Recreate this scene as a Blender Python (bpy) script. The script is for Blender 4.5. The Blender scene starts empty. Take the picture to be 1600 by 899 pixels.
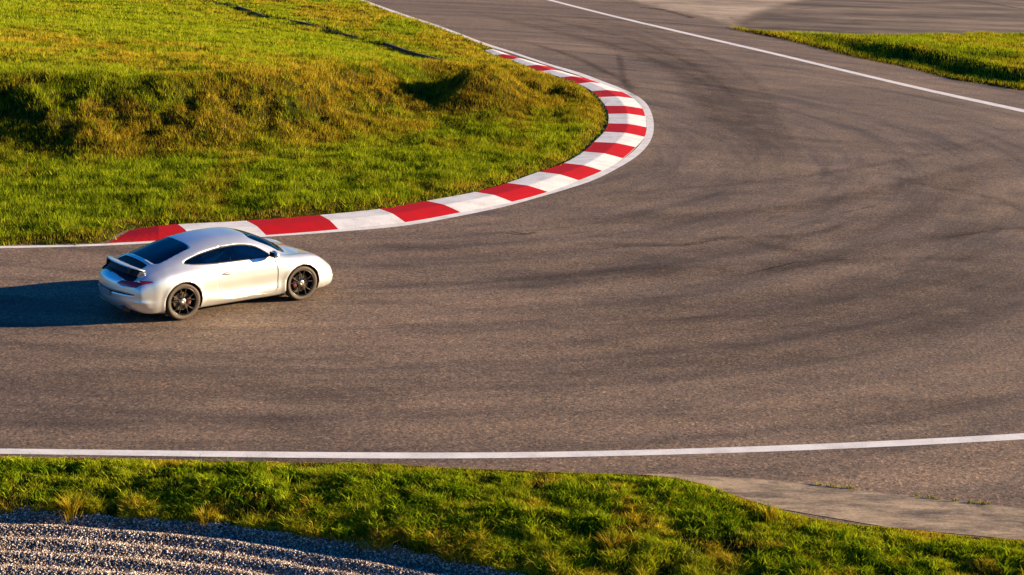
import bpy, bmesh, math, random
import numpy as np
from mathutils import Vector, Matrix
from mathutils.geometry import delaunay_2d_cdt

rng = np.random.default_rng(7)
random.seed(7)
sc = bpy.context.scene
COL = sc.collection

# ------------------------------------------------------------------ camera calibration (read off the photograph)
PITCH, FOC, CAMH, ROLL = 0.260759, 2558.74, 8.2324, math.radians(2.0)
CAR_POS, CAR_YAW = (-5.395, 29.27), 0.68982

def gp(u, v, z=0.0):
    """world point on the level z seen at photo position (u, v) (1600 px wide)"""
    x = (u - 800) / FOC; y = (449.5 - v) / FOC
    c, s = math.cos(ROLL), math.sin(ROLL)
    x, y = c * x - s * y, s * x + c * y
    dy = math.cos(PITCH) + y * math.sin(PITCH); dz = -math.sin(PITCH) + y * math.cos(PITCH)
    t = (z - CAMH) / dz
    return (x * t, dy * t)
def gps(L, z=0.0): return np.array([gp(u, v, z) for u, v in L])

# ------------------------------------------------------------------ helpers
def tag(o, label=None, cat=None, group=None, kind=None):
    if label: o['label'] = label
    if cat: o['category'] = cat
    if group: o['group'] = group
    if kind: o['kind'] = kind
    return o
def mesh_obj(name, verts, faces, mat=None, parent=None, smooth=False):
    me = bpy.data.meshes.new(name)
    me.from_pydata([tuple(map(float, v)) for v in verts], [], [tuple(map(int, f)) for f in faces])
    me.update()
    o = bpy.data.objects.new(name, me); COL.objects.link(o)
    mats = mat if isinstance(mat, (list, tuple)) else [mat]
    for m in mats:
        if m: me.materials.append(m)
    if smooth: me.polygons.foreach_set('use_smooth', [True] * len(me.polygons))
    if parent: o.parent = parent
    return o
def fast_mesh(name, V, T, mat, attrs=None, smooth=False):
    """V (n,3), T (m,k) index array of equal sided faces"""
    me = bpy.data.meshes.new(name)
    V = np.asarray(V, np.float32); T = np.asarray(T, np.int32)
    k = T.shape[1]
    me.vertices.add(len(V)); me.vertices.foreach_set('co', V.ravel())
    me.loops.add(T.size); me.loops.foreach_set('vertex_index', T.ravel())
    me.polygons.add(len(T)); me.polygons.foreach_set('loop_start', np.arange(0, T.size, k, dtype=np.int32))
    try: me.polygons.foreach_set('loop_total', np.full(len(T), k, np.int32))
    except Exception: pass
    for n, a in (attrs or {}).items():
        at = me.attributes.new(n, 'FLOAT', 'POINT'); at.data.foreach_set('value', np.asarray(a, np.float32))
    me.update(); me.validate()
    if smooth: me.polygons.foreach_set('use_smooth', np.ones(len(T), bool))
    me.materials.append(mat)
    o = bpy.data.objects.new(name, me); COL.objects.link(o)
    return o
def empty(name, loc, rz=0.0):
    o = bpy.data.objects.new(name, None); COL.objects.link(o); o.location = loc; o.rotation_euler = (0, 0, rz); return o

def spline(P, n=12, closed=False):
    P = np.asarray(P, float); out = []
    N = len(P); rngi = range(N if closed else N - 1)
    for i in rngi:
        if closed: p0, p1, p2, p3 = P[(i-1) % N], P[i], P[(i+1) % N], P[(i+2) % N]
        else:
            p1, p2 = P[i], P[i+1]
            p0 = P[i-1] if i > 0 else 2 * p1 - p2
            p3 = P[i+2] if i + 2 < N else 2 * p2 - p1
        # centripetal
        d1 = max(np.linalg.norm(p1-p0), 1e-6) ** .5; d2 = max(np.linalg.norm(p2-p1), 1e-6) ** .5; d3 = max(np.linalg.norm(p3-p2), 1e-6) ** .5
        m1 = d2 * ((p1-p0)/d1 - (p2-p0)/(d1+d2) + (p2-p1)/d2)
        m2 = d2 * ((p2-p1)/d2 - (p3-p1)/(d2+d3) + (p3-p2)/d3)
        for k in range(n):
            t = k / n
            out.append((2*t**3-3*t**2+1)*p1 + (t**3-2*t**2+t)*m1 + (-2*t**3+3*t**2)*p2 + (t**3-t**2)*m2)
    if not closed: out.append(P[-1])
    return np.array(out)
def resample(P, n):
    P = np.asarray(P, float)
    s = np.r_[0, np.cumsum(np.linalg.norm(np.diff(P, axis=0), axis=1))]
    t = np.linspace(0, s[-1], n)
    return np.stack([np.interp(t, s, P[:, k]) for k in range(P.shape[1])], 1)
def smooth_line(P, n=200, it=20, lock=True):
    Q = resample(spline(P), n)
    for _ in range(it):
        R = Q.copy(); R[1:-1] = .25*Q[:-2] + .5*Q[1:-1] + .25*Q[2:]; Q = R
    return Q
def inside(poly, x, y):
    poly = np.asarray(poly); r = np.zeros(x.shape, bool)
    j = len(poly) - 1
    for i in range(len(poly)):
        xi, yi = poly[i]; xj, yj = poly[j]
        if yi != yj:
            c = ((yi > y) != (yj > y)) & (x < (xj - xi) * (y - yi) / (yj - yi) + xi)
            r ^= c
        j = i
    return r
def dist_line(P, x, y, want_s=False):
    P = np.asarray(P); d = np.full(x.shape, 1e9); s = np.zeros(x.shape); side = np.zeros(x.shape); acc = 0.0
    for a, b in zip(P[:-1], P[1:]):
        ab = b - a; L = np.hypot(*ab)
        if L < 1e-9: continue
        t = np.clip(((x - a[0]) * ab[0] + (y - a[1]) * ab[1]) / L**2, 0, 1)
        dx, dy = x - a[0] - t * ab[0], y - a[1] - t * ab[1]
        dd = np.hypot(dx, dy); m = dd < d
        d = np.where(m, dd, d); s = np.where(m, acc + t * L, s)
        side = np.where(m, np.sign(ab[0] * (y - a[1]) - ab[1] * (x - a[0])), side)
        acc += L
    return (d, s, side) if want_s else d
def sst(a, b, x):
    t = np.clip((x - a) / (b - a), 0, 1); return t * t * (3 - 2 * t)
_perm = rng.random((4, 256, 256))
def vnoise(x, y, k=0):
    G = _perm[k]; xi = np.floor(x).astype(int); yi = np.floor(y).astype(int); fx = x - xi; fy = y - yi
    fx = fx*fx*(3-2*fx); fy = fy*fy*(3-2*fy)
    g = lambda a, b: G[a & 255, b & 255]
    return (g(xi, yi)*(1-fx) + g(xi+1, yi)*fx)*(1-fy) + (g(xi, yi+1)*(1-fx) + g(xi+1, yi+1)*fx)*fy
def fbm(x, y, o=4, k=0):
    r = 0; a = .5; t = 0
    for i in range(o): r = r + a * vnoise(x * 2**i + 17*i, y * 2**i + 31*i, (k + i) % 4); t += a; a *= .5
    return r / t

# ------------------------------------------------------------------ materials
def new_mat(name):
    m = bpy.data.materials.new(name); m.use_nodes = True
    nt = m.node_tree; nt.nodes.clear()
    out = nt.nodes.new('ShaderNodeOutputMaterial')
    return m, nt, out
def nd(nt, t, **kw):
    n = nt.nodes.new(t)
    for k, v in kw.items():
        if k == 'inp':
            for a, b in v.items(): n.inputs[a].default_value = b
        else: setattr(n, k, v)
    return n
def ramp(nt, stops, fac=None):
    r = nt.nodes.new('ShaderNodeValToRGB'); e = r.color_ramp.elements
    while len(e) > 1: e.remove(e[-1])
    e[0].position = stops[0][0]; e[0].color = (*stops[0][1], 1)
    for p, c in stops[1:]:
        q = e.new(p); q.color = (*c, 1)
    if fac is not None: nt.links.new(fac, r.inputs[0])
    return r
def mapping(nt, scale=(1, 1, 1), rot=(0, 0, 0)):
    g = nd(nt, 'ShaderNodeNewGeometry'); mp = nd(nt, 'ShaderNodeMapping')
    mp.inputs['Scale'].default_value = scale; mp.inputs['Rotation'].default_value = rot
    nt.links.new(g.outputs['Position'], mp.inputs[0]); return mp.outputs[0]
def noise(nt, vec, scale, detail=4, rough=.55):
    n = nd(nt, 'ShaderNodeTexNoise'); n.inputs['Scale'].default_value = scale; n.inputs['Detail'].default_value = detail; n.inputs['Roughness'].default_value = rough
    if vec is not None: nt.links.new(vec, n.inputs['Vector'])
    return n.outputs['Fac']
def mixc(nt, a, b, fac, mode='MIX'):
    m = nd(nt, 'ShaderNodeMix', data_type='RGBA', blend_type=mode)
    for i, v in ((0, fac), (6, a), (7, b)):
        if isinstance(v, (int, float)): m.inputs[i].default_value = v
        elif isinstance(v, tuple): m.inputs[i].default_value = (*v, 1) if len(v) == 3 else v
        else: nt.links.new(v, m.inputs[i])
    return m.outputs[2]
def simple(name, col, rough=.5, metal=0., coat=0., bump=None, spec=.5):
    m, nt, out = new_mat(name)
    b = nd(nt, 'ShaderNodeBsdfPrincipled')
    b.inputs['Roughness'].default_value = rough; b.inputs['Metallic'].default_value = metal
    b.inputs['Coat Weight'].default_value = coat; b.inputs['Coat Roughness'].default_value = .08
    b.inputs['Specular IOR Level'].default_value = spec
    tc = nd(nt, 'ShaderNodeTexCoord')
    n = noise(nt, tc.outputs['Object'], 9, 4)
    c = mixc(nt, tuple(x * .82 for x in col), tuple(min(1, x * 1.12) for x in col), n)
    nt.links.new(c, b.inputs['Base Color']); nt.links.new(b.outputs[0], out.inputs[0])
    return m

def asphalt_mat(name, c0, c1, speck=.5, streak=True):
    m, nt, out = new_mat(name); L = nt.links.new
    b = nd(nt, 'ShaderNodeBsdfPrincipled'); b.inputs['Roughness'].default_value = .82; b.inputs['Specular IOR Level'].default_value = .25
    pos = mapping(nt)
    big = noise(nt, mapping(nt, (.07, .13, 1)), 1.0, 5, .6)
    mid = noise(nt, mapping(nt, (.55, 1.3, 1)), 1.0, 6, .65)
    r1 = ramp(nt, [(.28, c0), (.72, c1)], big)
    r2 = ramp(nt, [(.25, (.62, .62, .63)), (.5, (1, 1, 1)), (.8, (1.2, 1.18, 1.15))], mid)
    col = mixc(nt, r1.outputs[0], r2.outputs[0], .85, 'MULTIPLY')
    if streak:                      # rubbered racing line: long faint bands following the bend
        g = nd(nt, 'ShaderNodeNewGeometry'); sub = nd(nt, 'ShaderNodeVectorMath', operation='SUBTRACT'); L(g.outputs['Position'], sub.inputs[0]); sub.inputs[1].default_value = (-6.5, 47, 0)
        ln = nd(nt, 'ShaderNodeVectorMath', operation='LENGTH'); L(sub.outputs[0], ln.inputs[0])
        sx = nd(nt, 'ShaderNodeSeparateXYZ'); L(sub.outputs[0], sx.inputs[0])
        at = nd(nt, 'ShaderNodeMath', operation='ARCTAN2'); L(sx.outputs[1], at.inputs[0]); L(sx.outputs[0], at.inputs[1])
        cb = nd(nt, 'ShaderNodeCombineXYZ')
        m1 = nd(nt, 'ShaderNodeMath', operation='MULTIPLY'); L(ln.outputs['Value'], m1.inputs[0]); m1.inputs[1].default_value = 1.1
        m2 = nd(nt, 'ShaderNodeMath', operation='MULTIPLY'); L(at.outputs[0], m2.inputs[0]); m2.inputs[1].default_value = 2.2
        L(m1.outputs[0], cb.inputs[0]); L(m2.outputs[0], cb.inputs[1])
        st = noise(nt, cb.outputs[0], 1.0, 6, .62)
        r3 = ramp(nt, [(.32, (.42, .42, .46)), (.46, (.86, .86, .88)), (.60, (1.14, 1.11, 1.06))], st)
        col = mixc(nt, col, r3.outputs[0], .9, 'MULTIPLY')
        # rubber laid down on the outside of the bend
        m3 = nd(nt, 'ShaderNodeMath', operation='MULTIPLY'); L(ln.outputs['Value'], m3.inputs[0]); m3.inputs[1].default_value = .04
        rb = ramp(nt, [(.34, (0, 0, 0)), (.52, (1, 1, 1)), (.90, (1, 1, 1)), (1., (0, 0, 0))], m3.outputs[0])
        m4_ = nd(nt, 'ShaderNodeMapRange'); L(at.outputs[0], m4_.inputs[0]); m4_.inputs[1].default_value = -1.35; m4_.inputs[2].default_value = -.75
        n9 = noise(nt, mapping(nt, (.22, .45, 1)), 1., 4, .6); r9 = ramp(nt, [(.35, (.25, .25, .25)), (.6, (1, 1, 1))], n9)
        fm = mixc(nt, mixc(nt, rb.outputs[0], m4_.outputs[0], 1., 'MULTIPLY'), r9.outputs[0], 1., 'MULTIPLY')
        mf = nd(nt, 'ShaderNodeMath', operation='MULTIPLY'); L(fm, mf.inputs[0]); mf.inputs[1].default_value = .55
        col = mixc(nt, col, mixc(nt, col, (.52, .54, .60), 1., 'MULTIPLY'), mf.outputs[0])
    # stones of the aggregate
    v = nd(nt, 'ShaderNodeTexVoronoi'); v.inputs['Scale'].default_value = 34; L(pos, v.inputs['Vector'])
    sep = nd(nt, 'ShaderNodeSeparateColor'); L(v.outputs['Color'], sep.inputs[0])
    r4 = ramp(nt, [(.0, (.40, .40, .43)), (.35, (.85, .84, .84)), (.75, (1.1, 1.08, 1.05)), (.93, (1.5, 1.42, 1.3)), (1., (2.1, 1.95, 1.7))], sep.outputs[0])
    col = mixc(nt, col, r4.outputs[0], speck, 'MULTIPLY')
    fine = noise(nt, pos, 48, 2, .6)
    r5 = ramp(nt, [(.3, (.6, .6, .6)), (.7, (1.4, 1.4, 1.4))], fine)
    col = mixc(nt, col, r5.outputs[0], .6, 'MULTIPLY')
    spk = noise(nt, mapping(nt, (1, .5, 1)), 17, 3, .75)
    r6 = ramp(nt, [(.30, (.55, .54, .55)), (.45, (.95, .95, .95)), (.58, (1.05, 1.04, 1.02)), (.70, (1.5, 1.45, 1.38))], spk)
    col = mixc(nt, col, r6.outputs[0], .8, 'MULTIPLY')
    L(col, b.inputs['Base Color'])
    bp = nd(nt, 'ShaderNodeBump'); bp.inputs['Strength'].default_value = .55; bp.inputs['Distance'].default_value = .006
    L(fine, bp.inputs['Height']); L(bp.outputs[0], b.inputs['Normal'])
    L(b.outputs[0], out.inputs[0]); return m

def paint_mat(name, base, dirt, wear=.5, scale=1.0, light=None):
    m, nt, out = new_mat(name); L = nt.links.new
    b = nd(nt, 'ShaderNodeBsdfPrincipled'); b.inputs['Roughness'].default_value = .75; b.inputs['Specular IOR Level'].default_value = .12
    pos = mapping(nt)
    n1 = noise(nt, pos, 2.2 * scale, 6, .65); n2 = noise(nt, pos, 26 * scale, 4, .7)
    f1 = ramp(nt, [(.42, (0, 0, 0)), (.66, (1, 1, 1))], n1); f2 = ramp(nt, [(.5, (0, 0, 0)), (.72, (1, 1, 1))], n2)
    mm = mixc(nt, f1.outputs[0], f2.outputs[0], .5)
    mu = nd(nt, 'ShaderNodeMath', operation='MULTIPLY'); L(mm, mu.inputs[0]); mu.inputs[1].default_value = wear
    L(mixc(nt, base, dirt, mu.outputs[0]), b.inputs['Base Color'])
    bp = nd(nt, 'ShaderNodeBump'); bp.inputs['Strength'].default_value = .35; bp.inputs['Distance'].default_value = .004
    L(noise(nt, pos, 60, 2), bp.inputs['Height']); L(bp.outputs[0], b.inputs['Normal'])
    L(b.outputs[0], out.inputs[0]); return m

def soil_mat(name, a, bcol, scale=3.):
    m, nt, out = new_mat(name); L = nt.links.new
    b = nd(nt, 'ShaderNodeBsdfDiffuse')
    pos = mapping(nt)
    n = noise(nt, pos, scale, 8, .7)
    r = ramp(nt, [(.3, a), (.7, bcol)], n); L(r.outputs[0], b.inputs['Color'])
    bp = nd(nt, 'ShaderNodeBump'); bp.inputs['Strength'].default_value = .8; bp.inputs['Distance'].default_value = .05
    L(noise(nt, pos, scale * 6, 5, .7), bp.inputs['Height']); L(bp.outputs[0], b.inputs['Normal'])
    L(b.outputs[0], out.inputs[0]); return m

def blade_mat():
    m, nt, out = new_mat('grass_blades'); L = nt.links.new
    d = nd(nt, 'ShaderNodeAttribute', attribute_name='dry'); t = nd(nt, 'ShaderNodeAttribute', attribute_name='tone')
    g = ramp(nt, [(0., (.008, .030, .003)), (.35, (.065, .125, .004)), (.7, (.19, .26, .008)), (1., (.34, .40, .018))], t.outputs['Fac'])
    y = ramp(nt, [(0., (.055, .038, .008)), (.5, (.25, .165, .014)), (1., (.46, .35, .030))], t.outputs['Fac'])
    col = mixc(nt, g.outputs[0], y.outputs[0], d.outputs['Fac'])
    df = nd(nt, 'ShaderNodeBsdfDiffuse'); L(col, df.inputs['Color'])
    tr = nd(nt, 'ShaderNodeBsdfTranslucent'); L(mixc(nt, col, (1.25, 1.15, .5), 1.0, 'MULTIPLY'), tr.inputs['Color'])
    mx = nd(nt, 'ShaderNodeMixShader'); mx.inputs[0].default_value = .32; L(df.outputs[0], mx.inputs[1]); L(tr.outputs[0], mx.inputs[2])
    L(mx.outputs[0], out.inputs[0]); return m

def stone_mat():
    m, nt, out = new_mat('gravel_stones'); L = nt.links.new
    b = nd(nt, 'ShaderNodeBsdfPrincipled'); b.inputs['Roughness'].default_value = .8; b.inputs['Specular IOR Level'].default_value = .2
    t = nd(nt, 'ShaderNodeAttribute', attribute_name='tone')
    r = ramp(nt, [(0., (.06, .045, .035)), (.25, (.18, .135, .10)), (.5, (.33, .25, .19)), (.75, (.48, .38, .29)), (1., (.80, .70, .58))], t.outputs['Fac'])
    L(r.outputs[0], b.inputs['Base Color']); L(b.outputs[0], out.inputs[0]); return m

def worn_mat(name, a, b_, sc_, soft=True):
    m, nt, out = new_mat(name); L = nt.links.new
    b = nd(nt, 'ShaderNodeBsdfPrincipled'); b.inputs['Roughness'].default_value = .85; b.inputs['Specular IOR Level'].default_value = .15
    n1 = noise(nt, mapping(nt, sc_), 1.0, 8, .68); n2 = noise(nt, mapping(nt), 22, 4, .7); n3 = noise(nt, mapping(nt, tuple(q * 6 for q in sc_)), 1., 5, .7)
    r = ramp(nt, [(.40, a), (.50, tuple((p + q) / 2 for p, q in zip(a, b_))), (.60, b_)], n1)
    r2 = ramp(nt, [(.3, (.62, .62, .62)), (.7, (1.3, 1.3, 1.3))], n2); r3 = ramp(nt, [(.34, (.6, .6, .6)), (.5, (1, 1, 1))], n3)
    c = mixc(nt, mixc(nt, r.outputs[0], r2.outputs[0], .8, 'MULTIPLY'), r3.outputs[0], .8, 'MULTIPLY')
    L(c, b.inputs['Base Color'])
    if soft:
        at = nd(nt, 'ShaderNodeAttribute', attribute_name='cover'); tp = nd(nt, 'ShaderNodeBsdfTransparent'); mx = nd(nt, 'ShaderNodeMixShader')
        L(at.outputs['Fac'], mx.inputs[0]); L(tp.outputs[0], mx.inputs[1]); L(b.outputs[0], mx.inputs[2]); L(mx.outputs[0], out.inputs[0])
    else: L(b.outputs[0], out.inputs[0])
    return m
M = {}
M['asphalt'] = asphalt_mat('asphalt', (.114, .083, .059), (.235, .168, .113), 1.0)
M['runoff'] = worn_mat('runoff_asphalt', (.085, .062, .044), (.24, .175, .118), (.10, .35, 1))
M['pale'] = worn_mat('pale_dusty_concrete', (.24, .18, .125), (.46, .36, .25), (.12, .30, 1))
M['strip'] = worn_mat('concrete_strip', (.13, .105, .08), (.44, .33, .205), (.8, 2.4, 1), False)
M['line'] = paint_mat('white_line_paint', (.72, .70, .66), (.20, .19, .18), .60)
M['kerb_white'] = paint_mat('kerb_white_paint', (.70, .69, .66), (.22, .21, .20), .62)
M['kerb_red'] = paint_mat('kerb_red_paint', (.46, .003, .006), (.16, .012, .014), .6)
M['kerb_side'] = simple('kerb_concrete', (.32, .29, .26), .9)
M['soil'] = soil_mat('grass_soil', (.014, .020, .004), (.045, .042, .010))
M['far'] = soil_mat('far_ground', (.05, .06, .015), (.10, .09, .03), .4)
M['gravel_bed'] = soil_mat('gravel_bed', (.10, .088, .075), (.26, .22, .18), 22)
M['blade'] = blade_mat()
M['stone'] = stone_mat()
M['concrete'] = simple('drain_concrete', (.40, .37, .32), .9)
M['wall_shade'] = simple('shade_dark_concrete', (.060, .055, .040), .95)  # concrete coloured dark to stand in for the wall's shaded face

# ------------------------------------------------------------------ lines traced on the ground
kO = [(798,86.5),(818,92.5),(856,104),(876,111),(911,121.5),(939,130.5),(971,143.5),(989.5,154),(1004,170),(1008,182),(1010,199),(1007,214),(993,230),(973,247.5),(941,267),(904.5,282),(856,300),(800,315.5),(720,332),(633,347.5),(529,358.5),(415.5,367.5),(300,373.5),(168,380)]
kI = [(773,86.5),(797,93.5),(822,103),(845,111.5),(876,121),(903,131),(925,142.5),(935,152),(946,165.5),(950.5,178),(950,193),(944,206),(928,222),(912,237),(881,255),(842,268.5),(792,286),(742,300),(666.5,314),(593,326.5),(500,336),(385,345),(278,350.5),(205,355)]
KZ_IN = .055
KO = np.vstack([gp(770, 76.5, .008), gps(kO, .008)]); KI = np.vstack([gp(757, 77, KZ_IN), gps(kI, KZ_IN)])
outer = [(568,0),(626,20.6),(692,42.6),(758,67.4),(802,81.5),(862,101.2),(905,113.5),(940,126.5),(970,138),(995,150),(1010,162),(1019,180),(1021.7,197),(1019.3,214),(1010.5,229.5),(994,245.5),(970,260.5),(925,283),(870,300.5),(825,313.5),(780,325.5),(720,337.5),(680,345.5),(620,355),(545,361.3),(500,365),(415,370.5),(229,380.8),(150,385),(0,388.3)]
inner = [(564,1),(622,22.4),(689,45),(755,70),(799,83.6),(859,103.6),(901,117),(933,129.5),(961,142),(985,155),(999,166),(1008,182),(1010.5,198),(1008,213),(998,228),(977,246.5),(950,262),(908,281.8),(860,299),(818,311.5),(772,322.5),(717,333),(677,340.5),(618,350.5),(541,358),(497,361),(413,367.8),(228,377.6),(149,382),(0,385)]
OU = smooth_line(gps(outer), 400, 12); IN = smooth_line(gps(inner), 400, 12)
def ext(P, d0, d1):
    a = P[0] + (P[0] - P[6]) / np.linalg.norm(P[0] - P[6]) * d0; b = P[-1] + (P[-1] - P[-7]) / np.linalg.norm(P[-1] - P[-7]) * d1
    return np.vstack([a, P, b])
OU = ext(OU, 60, 30); IN = ext(IN, 60, 30)

def ribbon(name, A, B, z, mat, parent=None, n=500):
    A = resample(A, n); B = resample(B, n)
    V = np.vstack([np.c_[A, np.full(n, z)], np.c_[B, np.full(n, z)]])
    F = [(i, i+1, n+i+1, n+i) for i in range(n-1)]
    return mesh_obj(name, V, F, mat, parent)
def sub_ribbon_pairs(A, B):      # matched sampling of B nearest to A
    return A, np.array([B[np.argmin(((B - a)**2).sum(1))] for a in A])

# ------------------------------------------------------------------ terrain heights
infield_edge_px = list(reversed(kI))
left_edge = IN
# boundary of the infield: left line, kerb inner edge, far line
li = [p for p in IN if p[0] < KO[-1][0] - .05 and p[1] < 45]          # near left straight, extends to -x
lf = [p for p in IN if p[1] > KI[0][1] + .6 and p[0] < 3]             # far straight
lf = sorted(lf, key=lambda p: -p[1]); li = sorted(li, key=lambda p: p[0])
kin = KI[::-1]
kpoly = spline(kin, 6)
# pull the grass 4 cm back from paint and kerb
INF = np.vstack([[-75, li[0][1] - 3], np.array(li), KO[-1][None] + [0, .03], kpoly, np.array(lf[::-1]), [-70, 190]])
wall_px = [(300,-8),(360,3),(420,20),(500,36),(560,53),(610,66),(655,80),(700,93),(728,99)]
WALL = smooth_line(gps(wall_px, .35), 120, 4)
WALLX = np.vstack([WALL[0] + (WALL[0] - WALL[5]) * 8, WALL])
base_px = [(-160,236),(0,240),(200,247),(330,242),(420,238),(520,232),(600,222),(660,205),(700,190)]
crest_px = [(-160,124),(0,128),(160,128),(300,124),(400,120),(500,114),(570,108),(640,104),(690,104)]
HILL = 1.5
BASE = gps(base_px, .1)
crest_z = [HILL, HILL, HILL, HILL, HILL*.97, HILL*.85, HILL*.65, HILL*.42, HILL*.25]
CREST = np.array([gp(u, v, z) for (u, v), z in zip(crest_px, crest_z)])
def H_infield(x, y):
    ins = inside(INF, x, y)
    d = dist_line(INF, x, y)
    e = np.where(ins, sst(0, .35, d), 0)
    yb = np.interp(x, BASE[:, 0], BASE[:, 1]); yc = np.interp(x, CREST[:, 0], CREST[:, 1])
    hz = np.interp(x, CREST[:, 0], crest_z)
    hz = np.where(x > CREST[-1, 0], crest_z[-1] * (1 - sst(0, 3, x - CREST[-1, 0])), hz)
    wob = (fbm(x * .35, y * .35, 3, 1) - .5) * 2.4
    up = sst(-.08, 1.05, (y + wob * .6 - yb) / np.maximum(yc - yb, .8))
    dw, sw, side = dist_line(WALLX, x, y, True)
    span = np.clip((y - yc) / np.maximum(np.interp(x, WALLX[:, 0][::1], WALLX[:, 1][::1]) - yc, 4), 0, 1) if True else 0
    plateau = up * hz * (1 - .97 * sst(0, 1.0, span))
    beyond = side > 0                        # far side of the drain wall
    z = .10 + plateau
    # ditch on the near side of the wall, levelled verge beyond it
    z = np.where(beyond & (y > 50), .12 * (1 - sst(1, 6, dw)) + .08, z)
    z = z - np.where(~beyond, .04 * (1 - sst(.3, 1.6, dw)), 0)
    # little mound at the end of the wall and the hollow left of it
    mx, my = gp(752, 140, .5)
    r = np.hypot((x - mx) / 2.1, (y - my) / 5.0); z = z + .85 * (1 - sst(0.1, 1, r))
    hx, hy = gp(690, 135, .2)
    r = np.hypot((x - hx) / 1.9, (y - hy) / 5.5); z = z - .30 * (1 - sst(0.1, 1, r))
    # rough ground
    rough = .22 * (fbm(x * .45, y * .33, 3, 0) - .5) + .20 * (fbm(x * 1.6, y * 1.1, 3, 2) - .5)
    bank = sst(.05, .4, up) * (1 - sst(.7, 1, up))
    rough = rough * (1 + 1.6 * bank) + .22 * bank * (fbm(x * 2.4, y * 2.0, 3, 3) - .5)
    # faint mowing ridges parallel to the near edge
    rough = rough + .018 * np.sin((y * 1.0 - x * .12) * 4.6 + 2 * fbm(x * .3, y * .3, 2, 1)) * (1 - bank)
    z = z + rough + .10 * (fbm(x * 3.1, y * 2.2, 3, 1) - .5) * (1 + 1.3 * bank)
    z = np.minimum(z, .05 + .14 * d + .2 * d * d)
    z = np.maximum(z, .03)
    return np.where(ins, -.03 + e * (z + .03), -.03)

isl_near = [(1128,41),(1144,46),(1180,54),(1216,61),(1280,77),(1340,92),(1420,108),(1480,123.5),(1540,133.5),(1600,143.5),(1700,166)]
isl_far = [(1700,38),(1600,46),(1530,47),(1450,48),(1350,51),(1250,48),(1175,46.5)]
IZ = .45
ISL = np.vstack([spline(gps(isl_near), 5), np.array([gp(u, v, z_) for (u, v), z_ in zip(isl_far, (.45, .45, .45, .42, .35, .15, .05))])])
ISLN = spline(gps(isl_near), 5)
def H_island(x, y):
    ins = inside(ISL, x, y); d = dist_line(ISL, x, y)
    dn = dist_line(ISLN, x, y)
    e = np.where(ins, sst(0, .5, d), 0)
    tip = sst(0, 17, np.hypot(x - ISLN[0][0], y - ISLN[0][1]))
    z = .06 + IZ * sst(1.2, 2.9, dn) * tip * (1 - .35 * sst(4, 14, dn)) + (.30 * (fbm(x * .35, y * .2, 3, 2) - .5) + .16 * (fbm(x * 1.2, y * .8, 3, 1) - .5)) * tip
    return np.where(ins, -.03 + e * (np.maximum(z, .03) + .03), -.03)

ver_px = [(-140,713),(0,714),(200,717.5),(400,722),(600,725),(700,731),(800,735),(900,739),(1000,742),(1060,748),(1110,760),(1160,779),(1220,797),(1280,812),(1350,821),(1420,828),(1500,837),(1600,845),(1740,856)]
VER = smooth_line(gps(ver_px), 240, 2)
grav_px = [(-160,799),(0,806),(100,809),(180,815),(300,823),(420,838),(500,851),(600,866),(700,884),(790,903),(900,925),(1100,960)]
GZ = -.20
GRV = smooth_line(gps(grav_px, GZ), 160, 4)
GRV = np.vstack([GRV, GRV[-1] + (GRV[-1] - GRV[-8]) * 6])
VER = np.vstack([VER[0] - (VER[8] - VER[0]) * 4, VER, VER[-1] + (VER[-1] - VER[-8]) * 8])
def H_verge(x, y):
    yv = np.interp(x, VER[:, 0], VER[:, 1]); yg = np.interp(x, GRV[:, 0], GRV[:, 1])
    e = sst(0, .06, yv - y)
    t = (yv - y) / np.maximum(yv - yg, .5)
    z = .012 + .05 * np.sin(np.pi * np.clip(t, 0, 1)) - .10 * sst(.45, 1.0, t) 
    bank = sst(-.10, .28, yg - y + .05)
    z = z + (.17 * (fbm(x * 1.1, y * 1.4, 3, 0) - .5) + .16 * (fbm(x * 3.1, y * 3.4, 3, 1) - .5)) * sst(.05, .5, t)
    gz = GZ + .030 * np.sin((yg - y) * 2 * np.pi / .40 + 1.2 + 1.5 * (fbm(x * .5, y * .5, 2, 2) - .5)) * (.6 + .8 * fbm(x * .8, y * 2, 2, 3)) + .025 * (fbm(x * 3, y * 3, 3, 1) - .5)
    z = np.minimum(z, 9) * (1 - bank) + gz * bank
    return np.where(yv - y > 0, -.006 + e * (z + .006), -.006), bank

def grid_terrain(name, x0, x1, y0, y1, dx, dy, Hf, mat, keep=None):
    xs = np.arange(x0, x1 + dx, dx); ys = np.arange(y0, y1 + dy, dy)
    X, Y = np.meshgrid(xs, ys); Z = Hf(X, Y)
    nx, ny = len(xs), len(ys)
    idx = np.arange(nx * ny).reshape(ny, nx)
    Q = np.stack([idx[:-1, :-1], idx[:-1, 1:], idx[1:, 1:], idx[1:, :-1]], -1).reshape(-1, 4)
    if keep is not None:
        k = keep(X, Y).ravel(); Q = Q[k[Q].any(1)]
    return fast_mesh(name, np.c_[X.ravel(), Y.ravel(), Z.ravel()], Q, mat, smooth=True)

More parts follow.
